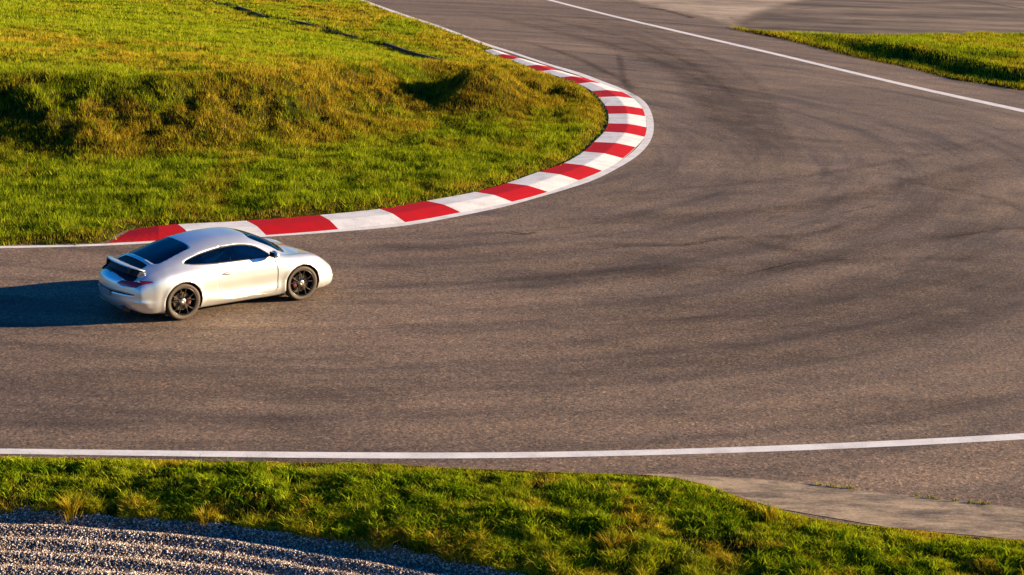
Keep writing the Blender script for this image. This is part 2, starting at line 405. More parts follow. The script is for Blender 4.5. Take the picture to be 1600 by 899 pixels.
tag(grid_terrain('infield_ground', -36, 6, 29, 130, .22, .28, H_infield, M['soil'], lambda x, y: H_infield(x, y) > -.0299), kind='structure')
tag(grid_terrain('island_ground', 8, 44, 56, 112, .25, .35, H_island, M['soil'], lambda x, y: H_island(x, y) > -.0299), kind='structure')
def Hv(x, y): return H_verge(x, y)[0]
o = grid_terrain('verge_ground', -11, 13, 11, 24, .05, .05, Hv, M['soil'], lambda x, y: (Hv(x, y) > -.0059) | (Hv(x, y) < -.0061))
o.data.materials.append(M['gravel_bed'])
co = np.empty(len(o.data.vertices) * 3, np.float32); o.data.vertices.foreach_get('co', co); co = co.reshape(-1, 3)
lv = np.empty(len(o.data.loops), np.int32); o.data.loops.foreach_get('vertex_index', lv)
fb = H_verge(co[:, 0], co[:, 1])[1][lv.reshape(-1, 4)].mean(1)
o.data.polygons.foreach_set('material_index', (fb > .5).astype(np.int32))
tag(o, kind='structure')
# far ground to the horizon
s = 900
tag(mesh_obj('ground', [(-s, -s, -1.2), (s, -s, -1.2), (s, s, -1.2), (-s, s, -1.2)], [(0, 1, 2, 3)], M['far']), kind='structure')

# road sheet: everything past the verge edge
vx = resample(VER, 300)
rv = [(-120, vx[0][1])] + [tuple(p) for p in vx] + [(120, vx[-1][1])]
n = len(rv)
V = [(x, y - .0, 0) for x, y in rv] + [(x, 260, 0) for x, y in rv]
tag(mesh_obj('road', V, [(i, i+1, n+i+1, n+i) for i in range(n-1)], M['asphalt']), kind='structure')

# ------------------------------------------------------------------ painted lines
A, B = sub_ribbon_pairs(resample(OU, 900), resample(IN, 4000))
def ribbon_pairs(name, A, B, z, mat):
    n = len(A)
    V = np.vstack([np.c_[A, np.full(n, z)], np.c_[B, np.full(n, z)]])
    return mesh_obj(name, V, [(i, n+i, n+i+1, i+1) for i in range(n-1)], mat)
tag(ribbon_pairs('inner_edge_line', A, B, .004, M['line']), kind='structure')
nu = smooth_line(gps([(-150,700),(0,701.5),(400,706),(600,707.6),(800,707.3),(1000,703.6),(1200,697.3),(1400,688.5),(1600,677.5),(1760,667)]), 200, 20)
nl = smooth_line(gps([(-150,708),(0,709.7),(400,715.2),(600,716.9),(800,716.2),(1000,712.2),(1200,706.3),(1400,697.8),(1600,687),(1760,677)]), 200, 20)
tag(ribbon_pairs('near_edge_line', ext(nu, 12, 12), ext(nl, 12, 12), .004, M['line']), kind='structure')
fu = smooth_line(gps([(700,-42),(862,0),(960,24.6),(1100,57.3),(1220,85),(1320,109),(1440,137),(1600,171.5),(1800,214)]), 200, 10)
fl = smooth_line(gps([(697,-40.6),(859,1.6),(957,26.5),(1097,59.6),(1217,87.6),(1317,111.8),(1437,140.2),(1597,175.5),(1797,218.5)]), 200, 10)
tag(ribbon_pairs('outer_edge_line', ext(fu, 60, 25), ext(fl, 60, 25), .004, M['line']), kind='structure')

# ------------------------------------------------------------------ surfaces beside the track
def flat_poly(name, P, z, mat):
    P = [tuple(p) for p in P]; n = len(P)
    r = delaunay_2d_cdt([Vector(p) for p in P], [], [list(range(n))], 1, 1e-5)
    return mesh_obj(name, [(v[0], v[1], z) for v in r[0]], r[2], mat)
def soft_poly(name, P, z, mat, fade):
    P = np.asarray(P); x0, y0 = P.min(0); x1, y1 = P.max(0); y1 = min(y1, 230); x1 = min(x1, 130)
    xs = np.arange(x0, x1, .5); ys = np.arange(y0, y1, .8); X, Y = np.meshgrid(xs, ys); idx = np.arange(X.size).reshape(X.shape)
    a = np.where(inside(P, X, Y), dist_line(np.vstack([P, P[:1]]), X, Y), -1) / fade
    a = np.clip(a + .9 * (fbm(X * .35, Y * .25, 4, 1) - .5) * (a > 0), 0, 1)
    Q = np.stack([idx[:-1, :-1], idx[:-1, 1:], idx[1:, 1:], idx[1:, :-1]], -1).reshape(-1, 4); Q = Q[(a.ravel()[Q] > 0).any(1)]
    return fast_mesh(name, np.c_[X.ravel(), Y.ravel(), np.full(X.size, z)], Q, mat, {'cover': a.ravel()})
cs_top = [(1005,741.5),(1040,741),(1120,745.5),(1200,750.5),(1300,761),(1400,773),(1500,784.5),(1600,795.5),(1760,815)]
cs_bot = [(1760,870),(1600,860),(1400,842),(1220,812),(1160,795),(1110,775),(1060,760),(1005,752)]
P = np.vstack([spline(gps(cs_top), 6), gps(cs_bot)])
# keep the strip on the road side of the verge edge
P = np.array([(x, max(y, np.interp(x, VER[:, 0], VER[:, 1]) + .001)) for x, y in P])
tag(flat_poly('concrete_strip', P, .006, M['strip']), kind='structure')
pale = [(885,-25),(950,-6),(985,6),(1015,14),(1050,20),(1085,29),(1110,36),(1135,42),(1165,44),(1172,38),(1185,28),(1205,18),(1235,9),(1275,2),(1330,-6),(1400,-22)]
tag(soft_poly('pale_apron', spline(gps(pale), 5), .008, M['pale'], 1.1), kind='structure')
ro = [(1135,42.5),(1190,46),(1260,48),(1400,60),(1700,60),(1760,-60),(1400,-60),(1180,-20),(1165,20)]
tag(soft_poly('runoff_area', gps(ro), .004, M['runoff'], .9), kind='structure')

# ------------------------------------------------------------------ kerb
def make_kerb():
    o_ = spline(KO, 10); i_ = spline(KI, 10)
    n = len(o_)
    prof = [(0.0, -.02), (0.0, .008), (.22, .045), (.46, .078), (.50, .080), (.75, .068), (1.0, KZ_IN), (1.0, -.02)]
    V = []; F = []; mi = []
    k = len(prof)
    for a in range(n):
        end = min(1., a / 6, (n - 1 - a) / 6)
        for (t, z) in prof:
            # stripe joints lean like the cast blocks do
            p = o_[a] * (1 - t) + i_[a] * t
            V.append((p[0], p[1], z * end if z > 0.01 else z))
    for a in range(n - 1):
        blk = a // 10
        for j in range(k - 1):
            F.append((a*k + j, (a+1)*k + j, (a+1)*k + j + 1, a*k + j + 1))
            red = (blk % 2 == 0)
            mi.append(2 if j in (0, k-2) else (1 if red else 0))
    # first white block beyond the first listed joint
    return V, F, mi
V, F, mi = make_kerb()
mi = [(0 if m == 1 else 1 if m == 0 else 2) for m in mi]
kerb = mesh_obj('kerb', V, F, [M['kerb_white'], M['kerb_red'], M['kerb_side']])
kerb.data.polygons.foreach_set('material_index', mi)
tag(kerb, 'raised kerb in red and white stripes curving round the grassy inside of the bend', 'kerb')

# ------------------------------------------------------------------ drain wall
def extr_path(name, P, w, z0, z1, mat, parent=None):
    P = np.asarray(P); T = np.gradient(P, axis=0); T /= np.linalg.norm(T, axis=1)[:, None]; N = np.c_[-T[:, 1], T[:, 0]]
    V = []; n = len(P)
    for p, q, a, b in zip(P, N, z0, z1):
        V += [(*(p - q*w/2), a), (*(p - q*w/2), b), (*(p + q*w/2), b), (*(p + q*w/2), a)]
    F = []
    for i in range(n - 1):
        for j in range(4): F.append((i*4+j, (i+1)*4+j, (i+1)*4+(j+1) % 4, i*4+(j+1) % 4))
    F += [(0, 1, 2, 3), (n*4-1, n*4-2, n*4-3, n*4-4)]
    return mesh_obj(name, V, F, mat, parent)
wr = empty('drain_wall', (0, 0, 0))
tag(wr, 'low concrete drain wall, darkened for shade, running through the infield grass towards the kerb', 'drain wall')
W1 = WALL[:78]; W2 = WALL[88:]
zz = lambda P, c: [c + .03 * math.sin(p[0] * 1.7) for p in P]
extr_path('wall_run', W1, .10, zz(W1, -.1), zz(W1, .20), M['wall_shade'], wr)
extr_path('wall_run', W2, .10, zz(W2, -.1), zz(W2, .27), M['wall_shade'], wr)
e0 = np.array(W2[-1]); e1 = np.array(gp(741, 107, .3))
extr_path('end_slab', resample(np.array([e0 + [.02, -.1], e1]), 6), .16, [-.1]*6, list(np.linspace(.34, .26, 6)), M['concrete'], wr)

# ------------------------------------------------------------------ grass blades
def cam_dist(x, y): return np.hypot(np.hypot(x, y), CAMH)
def in_view(x, y, margin=110, z=0):
    yc = y * math.cos(PITCH) - (z - CAMH) * math.sin(PITCH); zc = y * math.sin(PITCH) + (z - CAMH) * math.cos(PITCH)
    u = x / yc; v = zc / yc; c, s_ = math.cos(ROLL), math.sin(ROLL); u, v = c*u + s_*v, -s_*u + c*v
    U = 800 + FOC * u; Vv = 449.5 - FOC * v
    return (yc > 1) & (U > -margin) & (U < 1600 + margin) & (Vv > -margin) & (Vv < 899 + margin)
def make_blades(name, x, y, z, h, w, dry, tone, label, lean=.45, bent=True):
    n = len(x)
    a = rng.random(n) * 2 * np.pi; la = rng.random(n) * 2 * np.pi; ln = lean * h * (.3 + rng.random(n))
    dx, dy = np.cos(a) * w / 2, np.sin(a) * w / 2; lx, ly = np.cos(la) * ln, np.sin(la) * ln
    if bent:
        V = np.empty((n, 5, 3)); 
        V[:, 0] = np.c_[x - dx, y - dy, z - .02]; V[:, 1] = np.c_[x + dx, y + dy, z - .02]
        V[:, 2] = np.c_[x + dx*.8 + lx*.35, y + dy*.8 + ly*.35, z + h*.6]; V[:, 3] = np.c_[x - dx*.8 + lx*.35, y - dy*.8 + ly*.35, z + h*.6]
        V[:, 4] = np.c_[x + lx, y + ly, z + h]
        b = np.arange(n)[:, None] * 5
        T = np.concatenate([b + [0, 1, 2], b + [0, 2, 3], b + [3, 2, 4]]); k = 5
    else:
        V = np.empty((n, 3, 3)); V[:, 0] = np.c_[x - dx, y - dy, z - .02]; V[:, 1] = np.c_[x + dx, y + dy, z - .02]; V[:, 2] = np.c_[x + lx, y + ly, z + h]
        T = np.arange(n)[:, None] * 3 + [0, 1, 2]; k = 3
    o = fast_mesh(name, V.reshape(-1, 3), T, M['blade'], {'dry': np.repeat(np.clip(dry, 0, 1), k), 'tone': np.repeat(np.clip(tone, 0, 1), k)})
    return tag(o, label, 'grass', kind='stuff')

def scatter(poly, x0, x1, y0, y1, dens_f, dmax):
    n = int((x1 - x0) * (y1 - y0) * dmax)
    x = rng.uniform(x0, x1, n); y = rng.uniform(y0, y1, n)
    k = rng.random(n) < dens_f(x, y) / dmax; x, y = x[k], y[k]
    k = in_view(x, y, 220); x, y = x[k], y[k]
    k = inside(poly, x, y); return x[k], y[k]

def gpatch(x, y): return fbm(x * .28, y * .20, 4, 2)

# infield
def di(x, y):
    d = cam_dist(x, y); return np.clip(900 * (40 / d) ** 2.1, 90, 900)
xs, ys = [], []
for (a, b, c, d) in ((-20, 6, 29, 48), (-24, 6, 48, 66), (-32, 6, 66, 115)):
    x, y = scatter(INF, a, b, c, d, di, float(di(np.array([0.]), np.array([c]))[0])); xs.append(x); ys.append(y)
x = np.concatenate(xs); y = np.concatenate(ys)
z = H_infield(x, y); D = cam_dist(x, y)
edge = dist_line(INF, x, y)
clump = fbm(x * 2.2, y * 2.2, 3, 3)
yb = np.interp(x, BASE[:, 0], BASE[:, 1]); yc = np.interp(x, CREST[:, 0], CREST[:, 1])
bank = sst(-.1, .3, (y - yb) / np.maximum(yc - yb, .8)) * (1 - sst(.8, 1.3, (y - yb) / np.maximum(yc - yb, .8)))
h = (.05 + .09 * clump ** 1.5 + .05 * rng.random(len(x))) * (1 + .25 * bank) * np.clip(.35 + edge * .9, .35, 1)
w = .011 * (D / 36) ** 1.05 * (.7 + .6 * rng.random(len(x)))
pat = gpatch(x, y)
px0, py0 = gp(90, 60, HILL); px1, py1 = gp(430, 118, HILL)
tanband = np.exp(-((dist_line(np.array([[px0, py0], [px1, py1], gp(330, 60, 1.4)][:2]), x, y)) / 3.2) ** 2)
dry = .10 + .9 * sst(.50, .72, fbm(x * .55, y * .35, 4, 1)) * .6 + 1.5 * bank * sst(.36, .56, fbm(x * .7, y * .5, 4, 0)) * sst(-17, -11, x) + 1.4 * tanband * sst(.3, .6, fbm(x * .8, y * .4, 3, 3)) + .95 * np.exp(-(edge / .50) ** 2) * np.where(x > -9, 1, .8)
mx, my = gp(762, 145, .4); dry += .6 * np.exp(-(np.hypot((x - mx) / 1.8, (y - my) / 4)) ** 2)
dwl, _, sd = dist_line(WALLX, x, y, True)
dry += .95 * ((sd > 0) & (y > 55)) * sst(.4, .62, fbm(x * .5 + 9, y * .16, 4, 2)) * sst(.6, 2, dwl)
dry = dry * (.55 + .9 * rng.random(len(x)))
tone = .16 + 1.05 * (.55 * clump + .45 * pat) * (.25 + 1.45 * rng.random(len(x))) + .20 * ((y > yc) & (x < 2)) - .22 * bank  # light put into the tone: mound top lightened, its dim bank darkened
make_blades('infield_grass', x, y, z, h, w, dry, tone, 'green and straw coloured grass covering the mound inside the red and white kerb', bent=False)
# broad leaved weeds on the bank and the flat
k = rng.random(len(x)) < np.where(bank > .2, .035, .022)
xw, yw = x[k], y[k]
nl_ = 5
xr = np.repeat(xw, nl_) + rng.normal(0, .05, len(xw) * nl_); yr = np.repeat(yw, nl_) + rng.normal(0, .05, len(xw) * nl_)
make_blades('infield_weeds', xr, yr, H_infield(xr, yr), np.repeat(.09 + .10 * rng.random(len(xw)), nl_), np.full(len(xr), .042), np.repeat(np.where(bank[k] > .2, .75, .2) * rng.random(len(xw)), nl_), np.repeat(.15 + .7 * rng.random(len(xw)), nl_), 'broad leaved weeds dotted over the infield bank', lean=1.0, bent=False)

# island on the right
def dl(x, y): return np.full(x.shape, 170.)
x, y = scatter(ISL, 9, 44, 57, 110, dl, 170)
z = H_island(x, y); D = cam_dist(x, y); dn = dist_line(ISLN, x, y); edge = dist_line(ISL, x, y)
clump = fbm(x * 1.6, y * 1.2, 3, 3)
h = (.05 + .10 * clump + .04 * rng.random(len(x))) * np.clip(.4 + edge, .4, 1)
dry = .08 + .45 * sst(.5, .7, fbm(x * .4, y * .25, 4, 1)) + .9 * np.exp(-(dn / .55) ** 2)
tone = .2 + .8 * (.5 * clump + .5 * gpatch(x, y)) * (.6 + .8 * rng.random(len(x))) + .1
make_blades('island_grass', x, y, z, h, .030 * (D / 80) * (.7 + .6 * rng.random(len(x))), dry * (.6 + .8 * rng.random(len(x))), tone, 'grass on the low bank beyond the far white line at the upper right', bent=False)

# near verge
n = int(24 * 6 * 9500)
x = rng.uniform(-10.5, 12.5, n); y = rng.uniform(14, 23, n)
k = in_view(x, y, 180); x, y = x[k], y[k]
yv = np.interp(x, VER[:, 0], VER[:, 1]); yg = np.interp(x, GRV[:, 0], GRV[:, 1])
k = (y < yv - .012) & (y > yg - .04 + .22 * (fbm(x * 2.5, y * 0, 3, 2) - .5)); x, y, yv, yg = x[k], y[k], yv[k], yg[k]
t = (yv - y) / np.maximum(yv - yg, .5)
clump = fbm(x * 4.6, y * 4.6, 3, 3); big = fbm(x * .8, y * 1.2, 3, 0)
keep = rng.random(len(x)) < (.35 + .65 * sst(.3, .6, clump)); x, y, yv, yg, t, clump, big = [q[keep] for q in (x, y, yv, yg, t, clump, big)]
z = Hv(x, y)
h = (.018 + .055 * sst(.3, .75, clump) * (.5 + big) + .04 * rng.random(len(x)) ** 2) * (.20 + .80 * sst(0, .6, yv - y)) * (1 + .35 * sst(.6, 1, t))
tall = (rng.random(len(x)) < .012) & (yv - y > .5); h = np.where(tall, h * 2.0, h)
w = .0085 * (.5 + 1.2 * rng.random(len(x)) ** 2)
dry = .12 + .70 * sst(.50, .70, fbm(x * 1.9, y * 2.2, 4, 1)) + .55 * np.exp(-((yv - y) / .14) ** 2) * sst(.3, .5, fbm(x * 1.3, y * 0, 3, 3)) + .3 * sst(.75, 1, t) + .5 * tall
tone = .16 + 1.15 * (.65 * clump + .35 * fbm(x * .9, y * .9, 3, 2)) * (.25 + 1.5 * rng.random(len(x)))
make_blades('verge_grass', x, y, z, h, w, dry * (.5 + rng.random(len(x))), tone, 'uneven grass verge between the near white line and the gravel', lean=1.0)
# leafy clover and weeds in the verge
m = 5200
xw = rng.uniform(-9, 12, m * 3); yw = rng.uniform(15, 22.5, m * 3)
yv = np.interp(xw, VER[:, 0], VER[:, 1]); yg = np.interp(xw, GRV[:, 0], GRV[:, 1])
k = in_view(xw, yw, 40) & (yw < yv - .4) & (yw > yg + .05) & (fbm(xw * 1.2, yw * 1.2, 3, 2) > .48); xw, yw = xw[k], yw[k]
nl_ = 9
xr = np.repeat(xw, nl_) + rng.normal(0, .028, len(xw) * nl_); yr = np.repeat(yw, nl_) + rng.normal(0, .028, len(xw) * nl_)
make_blades('verge_clover', xr, yr, Hv(xr, yr) + .02, np.repeat(.05 + .08 * rng.random(len(xw)), nl_), np.full(len(xr), .017), np.zeros(len(xr)), np.repeat(.25 + .6 * rng.random(len(xw)), nl_), 'broad leaved clover growing through the grass verge', lean=1.1)
# sparse weeds in the joint between asphalt and concrete strip
jn = resample(spline(gps(cs_top), 8), 600); kk = rng.integers(0, 600, 900); wgt = fbm(jn[kk, 0] * 1.6, jn[kk, 0] * 0, 4, 3) > .60
jx = jn[kk, 0][wgt] + rng.normal(0, .02, wgt.sum()); jy = jn[kk, 1][wgt] + rng.normal(0, .015, wgt.sum())
make_blades('joint_weeds', jx, jy, np.zeros(len(jx)), .02 + .05 * rng.random(len(jx)), np.full(len(jx), .012), rng.random(len(jx)), .3 + .6 * rng.random(len(jx)), 'tiny weeds growing in the joint beside the pale concrete strip', lean=.9)
# straw coloured tufts (countable ones)
def tuft(px, py, hh, label, n=150):
    cx, cy = gp(px, py, -.1)
    a = rng.random(n) * 2 * np.pi; r = np.abs(rng.normal(0, .05, n)); x = cx + r * np.cos(a); y = cy + r * np.sin(a)
    z = Hv(x, y); h = hh * (.5 + .6 * rng.random(n))
    dx = np.cos(a + 1.57) * .004; dy = np.sin(a + 1.57) * .004; L = h * (.25 + .75 * rng.random(n))
    lx, ly = np.cos(a) * L, np.sin(a) * L
    V = np.empty((n, 5, 3)); V[:, 0] = np.c_[x-dx, y-dy, z-.02]; V[:, 1] = np.c_[x+dx, y+dy, z-.02]
    V[:, 2] = np.c_[x+dx+lx*.4, y+dy+ly*.4, z+h*.65]; V[:, 3] = np.c_[x-dx+lx*.4, y-dy+ly*.4, z+h*.65]; V[:, 4] = np.c_[x+lx, y+ly, z+h]
    b = np.arange(n)[:, None] * 5
    T = np.concatenate([b+[0,1,2], b+[0,2,3], b+[3,2,4]])
    o = fast_mesh('grass_tuft', V.reshape(-1, 3), T, M['blade'], {'dry': np.full(n*5, .9), 'tone': np.repeat(.5 + .5 * rng.random(n), 5)})
    tag(o, label, 'grass tuft', 'straw coloured tufts in the near verge')
tuft(112, 800, .26, 'bushy straw coloured tuft at the gravel edge, nearest the left side of the photo')
tuft(322, 812, .17, 'small dry tuft at the gravel edge, the second one from the left')
tuft(955, 870, .24, 'dry tuft low in the near verge below the start of the concrete strip')
tuft(1200, 830, .20, 'dry tuft in the near verge just under the concrete strip')

# ------------------------------------------------------------------ gravel stones
n = 95000
x = rng.uniform(-8.2, 2.2, n * 4); y = rng.uniform(14.6, 20.5, n * 4)
k = in_view(x, y, 50); x, y = x[k], y[k]
yg = np.interp(x, GRV[:, 0], GRV[:, 1]); k = y < yg + .04 - .05 * rng.random(len(x)); x, y = x[k], y[k]
x, y = x[:n], y[:n]
n = len(x)
z = Hv(x, y); r = .0075 + .012 * rng.random(n) ** 2
base = np.array([(1,0,0),(-1,0,0),(0,1,0),(0,-1,0),(0,0,1),(0,0,-1)], float)
fo = np.array([(0,2,4),(2,1,4),(1,3,4),(3,0,4),(2,0,5),(1,2,5),(3,1,5),(0,3,5)])
ang = rng.random(n) * np.pi; ca, sa = np.cos(ang), np.sin(ang); ta = (rng.random(n) - .5) * 1.4; ct, st_ = np.cos(ta), np.sin(ta)
Vs = np.empty((n, 6, 3)); scl = .65 + .7 * rng.random((n, 6))
for i, b in enumerate(base):
    p = b * np.array([1.15, .85, .7]); px_ = np.full(n, p[0]) * scl[:, i]; py_ = np.full(n, p[1]) * scl[:, i]; pz_ = np.full(n, p[2]) * scl[:, i]
    x1 = px_ * ct + pz_ * st_; z1 = -px_ * st_ + pz_ * ct
    Vs[:, i, 0] = x + r * (x1 * ca - py_ * sa); Vs[:, i, 1] = y + r * (x1 * sa + py_ * ca); Vs[:, i, 2] = z + r * .5 + r * z1
T = (np.arange(n)[:, None, None] * 6 + fo[None]).reshape(-1, 3)
tag(fast_mesh('gravel', Vs.reshape(-1, 3), T, M['stone'], {'tone': np.repeat(rng.random(n), 6)}), 'raked grey and beige gravel below the near verge', 'gravel', kind='stuff')

# ------------------------------------------------------------------ tyre marks and cracks in the asphalt
def mark_mat(name, col, dens):
    m, nt, out = new_mat(name); L = nt.links.new
    b = nd(nt, 'ShaderNodeBsdfDiffuse'); b.inputs['Color'].default_value = (*col, 1)
    tp = nd(nt, 'ShaderNodeBsdfTransparent'); mx = nd(nt, 'ShaderNodeMixShader')
    pos = mapping(nt)
    a = nd(nt, 'ShaderNodeAttribute', attribute_name='ink')
    n1 = noise(nt, pos, 1.1, 5, .6); n2 = noise(nt, pos, 30, 3, .7)
    r1 = ramp(nt, [(.28, (.25, .25, .25)), (.60, (1, 1, 1))], n1); r2 = ramp(nt, [(.35, (.25, .25, .25)), (.65, (1, 1, 1))], n2)
    f = mixc(nt, r1.outputs[0], r2.outputs[0], 1., 'MULTIPLY'); f2 = mixc(nt, f, a.outputs['Color'], 1., 'MULTIPLY')
    mu = nd(nt, 'ShaderNodeMath', operation='MULTIPLY'); L(f2, mu.inputs[0]); mu.inputs[1].default_value = dens; mu.use_clamp = True
    L(mu.outputs[0], mx.inputs[0]); L(tp.outputs[0], mx.inputs[1]); L(b.outputs[0], mx.inputs[2]); L(mx.outputs[0], out.inputs[0]); return m
M['rubber'] = mark_mat('tyre_rubber', (.024, .020, .020), .70)
M['crack'] = mark_mat('crack_dark', (.016, .013, .012), 1.1)
def marks(name, items, z0, mat, soft=True):
    V = []; F = []; ink = []; z = z0
    for P, w, s_ in items:
        w = w * (1.7 if soft else 1)
        z += .0003
        Q = resample(spline(gps(P), 8), 60 if soft else 40); T = np.gradient(Q, axis=0); T /= np.linalg.norm(T, axis=1)[:, None]; N = np.c_[-T[:, 1], T[:, 0]]
        b = len(V); n = len(Q)
        for i in range(n):
            e = min(1, i / 10, (n-1-i) / 10) if soft else 1
            ww = w * (1 if soft else .5 + random.random())
            for k_, o_ in ((0., -1), (1., -.35), (1., .35), (0., 1)):
                p = Q[i] + N[i] * o_ * ww / 2; V.append((p[0], p[1], z)); ink.append(k_ * s_ * e if soft else s_ * (.5 + .5 * k_))
        for i in range(n - 1):
            for j in range(3): F.append((b+i*4+j, b+i*4+j+1, b+(i+1)*4+j+1, b+(i+1)*4+j))
    o = fast_mesh(name, V, F, mat, {'ink': ink}); return tag(o, kind='structure')
tm = [
 ([(800,60),(850,74),(900,90),(945,112),(975,125),(1000,145),(1040,150)], .28, .9),
 ([(965,80),(972,105),(976,128),(990,150),(1003,172)], .16, .9),
 ([(780,20),(900,40),(1010,70),(1080,100),(1130,135),(1160,170)], .30, .6),
 ([(830,45),(940,66),(1040,100),(1100,130),(1135,160)], .25, .6),
 ([(900,20),(1040,60),(1140,100),(1200,150),(1215,200)], .35, .4),
 ([(1060,130),(1150,190),(1240,215),(1330,225),(1450,250)], .6, .35),
 ([(900,385),(1000,383),(1080,382),(1130,372),(1200,372),(1280,364),(1320,350),(1350,335)], .20, .75),
 ([(830,436),(960,424),(1090,418),(1180,426),(1260,412),(1330,405)], .28, .55),
 ([(1180,428),(1245,414),(1330,408),(1450,404),(1600,410)], .34, .50),
 ([(1160,375),(1220,388),(1300,404),(1370,412)], .5, .6),
 ([(1440,375),(1500,368),(1560,358),(1600,357),(1680,355)], .26, .8),
 ([(1380,270),(1450,290),(1530,305),(1580,320),(1620,345)], .30, .55),
 ([(1400,350),(1460,320),(1500,290),(1515,275)], .6, .40),
 ([(1260,372),(1400,338),(1480,300),(1560,280),(1620,272)], .8, .28),
 ([(760,440),(880,432),(980,424),(1100,430)], 1.0, .35),
 ([(900,500),(1050,500),(1200,494),(1400,490)], .14, .35),
 ([(920,535),(990,545),(1060,560)], .12, .3),
 ([(0,600),(200,604),(450,612),(700,615)], 1.1, .22),
 ([(0,660),(300,676),(700,686),(1100,676),(1600,640)], 1.0, .30),
 ([(700,480),(900,488),(1150,480),(1500,455)], 1.2, .22),
 ([(560,380),(700,392),(840,395),(960,380)], .5, .30),
 ([(1300,455),(1450,452),(1600,440),(1700,430)], .8, .25),
 ([(1240,640),(1400,636),(1600,618)], .3, .35),
]
for k_ in range(16):
    a = random.random(); y0 = 250 + 330 * a
    tm.append(([(random.uniform(700, 900), y0 + 60), (1000 + random.uniform(-40, 40), y0 + 45), (1200, y0 + 30 + random.uniform(-6, 6)), (1400, y0 - 5), (1620, y0 - 60)], random.uniform(.2, 1.1), random.uniform(.18, .42)))
for k_ in range(12):
    o_ = k_ * 14 + random.uniform(-4, 4)
    tm.append(([(700 + o_ * 1.6, 10), (850 + o_ * 1.4, 45 + o_ * .1), (1000 + o_, 88 + o_ * .2), (1075 + o_ * .9, 130 + o_ * .3), (1110 + o_ * .9, 190 + o_ * .4), (1090 + o_ * .9, 250 + o_ * .5)], random.uniform(.15, .7), random.uniform(.2, .45)))
def soft_marks(name, items, z, mat):
    xs = np.arange(-16, 24, .11); ys = np.arange(23.5, 112, .16); X, Y = np.meshgrid(xs, ys); K = np.ones(X.shape)
    for P, w_, s_ in items:
        Q = resample(spline(gps(P), 8), 40); hw = w_ * .85 + .05
        i0, i1 = np.searchsorted(xs, [Q[:, 0].min() - hw - .2, Q[:, 0].max() + hw + .2]); j0, j1 = np.searchsorted(ys, [Q[:, 1].min() - hw - .2, Q[:, 1].max() + hw + .2])
        if i1 <= i0 or j1 <= j0: continue
        d, s2, _ = dist_line(Q, X[j0:j1, i0:i1], Y[j0:j1, i0:i1], True); Ltot = np.linalg.norm(np.diff(Q, axis=0), axis=1).sum()
        e = np.clip(np.minimum(s2, Ltot - s2) / (.18 * Ltot), 0, 1)
        K[j0:j1, i0:i1] *= 1 - .85 * s_ * e * np.clip(1.25 * (1 - d / hw), 0, 1)
    ink = 1 - K; idx = np.arange(X.size).reshape(X.shape)
    F = np.stack([idx[:-1, :-1], idx[:-1, 1:], idx[1:, 1:], idx[1:, :-1]], -1).reshape(-1, 4); F = F[(ink.ravel()[F] > .004).any(1)]
    return tag(fast_mesh(name, np.c_[X.ravel(), Y.ravel(), np.full(X.size, z)], F, mat, {'ink': ink.ravel()}), kind='structure')
tm = [t_ for t_ in tm if min(p[1] for p in t_[0]) >= -20]
soft_marks('tyre_marks', tm, .010, M['rubber'])
ck = [
 ([(925,392),(990,386),(1050,385),(1090,382),(1120,376)], .035, .8),
  ([(1368,323),(1345,328),(1318,334)], .04, .8),
 ([(1170,430),(1230,415),(1262,409),(1330,407)], .04, .7),
 ([(1000,499),(1080,497),(1190,495)], .03, .5),
 ([(905,535),(960,538),(990,545)], .025, .5),
 ([(1500,370),(1560,360),(1600,357)], .04, .7),
 ([(800,364),(818,367),(838,365)], .10, .9),
 ([(620,386),(680,391),(720,388)], .05, .5),
]
marks('asphalt_cracks', ck, .022, M['crack'], False)
ck2 = [([(1002,12),(1030,15),(1060,22),(1084,29)], .28, .9), ([(1470,-4),(1530,3),(1600,15)], .25, .8), ([(1140,28),(1150,29)], .3, .7), ([(1335,31),(1372,34)], .25, .6), ([(1150,45),(1166,46.5),(1185,49)], .35, .8), ([(1240,16),(1300,11),(1400,14)], .12, .5),([(1240,30),(1330,36),(1420,40)], .12, .5)]
marks('apron_cracks', ck2, .026, M['crack'], False)
# ------------------------------------------------------------------ car
def paint():
    m, nt, out = new_mat('pearl_white_paint'); L = nt.links.new
    b = nd(nt, 'ShaderNodeBsdfPrincipled')
    b.inputs['Base Color'].default_value = (.88, .89, .82, 1); b.inputs['Metallic'].default_value = .80; b.inputs['Roughness'].default_value = .38
    b.inputs['Coat Weight'].default_value = 1.0; b.inputs['Coat Roughness'].default_value = .04; b.inputs['Coat IOR'].default_value = 1.6
    L(b.outputs[0], out.inputs[0]); return m
def glass(name, tint, thru, rough=.03, ior=1.8):
    m, nt, out = new_mat(name); L = nt.links.new
    g = nd(nt, 'ShaderNodeBsdfGlossy'); g.inputs['Roughness'].default_value = rough
    t = nd(nt, 'ShaderNodeBsdfTransparent'); t.inputs['Color'].default_value = (*tint, 1)
    fr = nd(nt, 'ShaderNodeFresnel'); fr.inputs['IOR'].default_value = ior
    mx = nd(nt, 'ShaderNodeMixShader'); L(fr.outputs[0], mx.inputs[0]); L(t.outputs[0], mx.inputs[1]); L(g.outputs[0], mx.inputs[2])
    L(mx.outputs[0], out.inputs[0]); return m
M['paint'] = paint()
M['glass'] = glass('tinted_glass', (.86, .93, .94), .4, .03, 1.75)
M['rglass'] = glass('dark_rear_glass', (.10, .11, .12), .4)
M['trim'] = simple('black_trim', (.012, .012, .013), .45)
M['grille'] = simple('black_grille', (.006, .006, .007), .6)
M['lining'] = simple('dark_lining', (.035, .035, .037), .8)
M['tyre'] = simple('tyre_black_rubber', (.052, .034, .018), .7)
M['rim'] = simple('satin_black_rim', (.05, .043, .036), .32, .7)
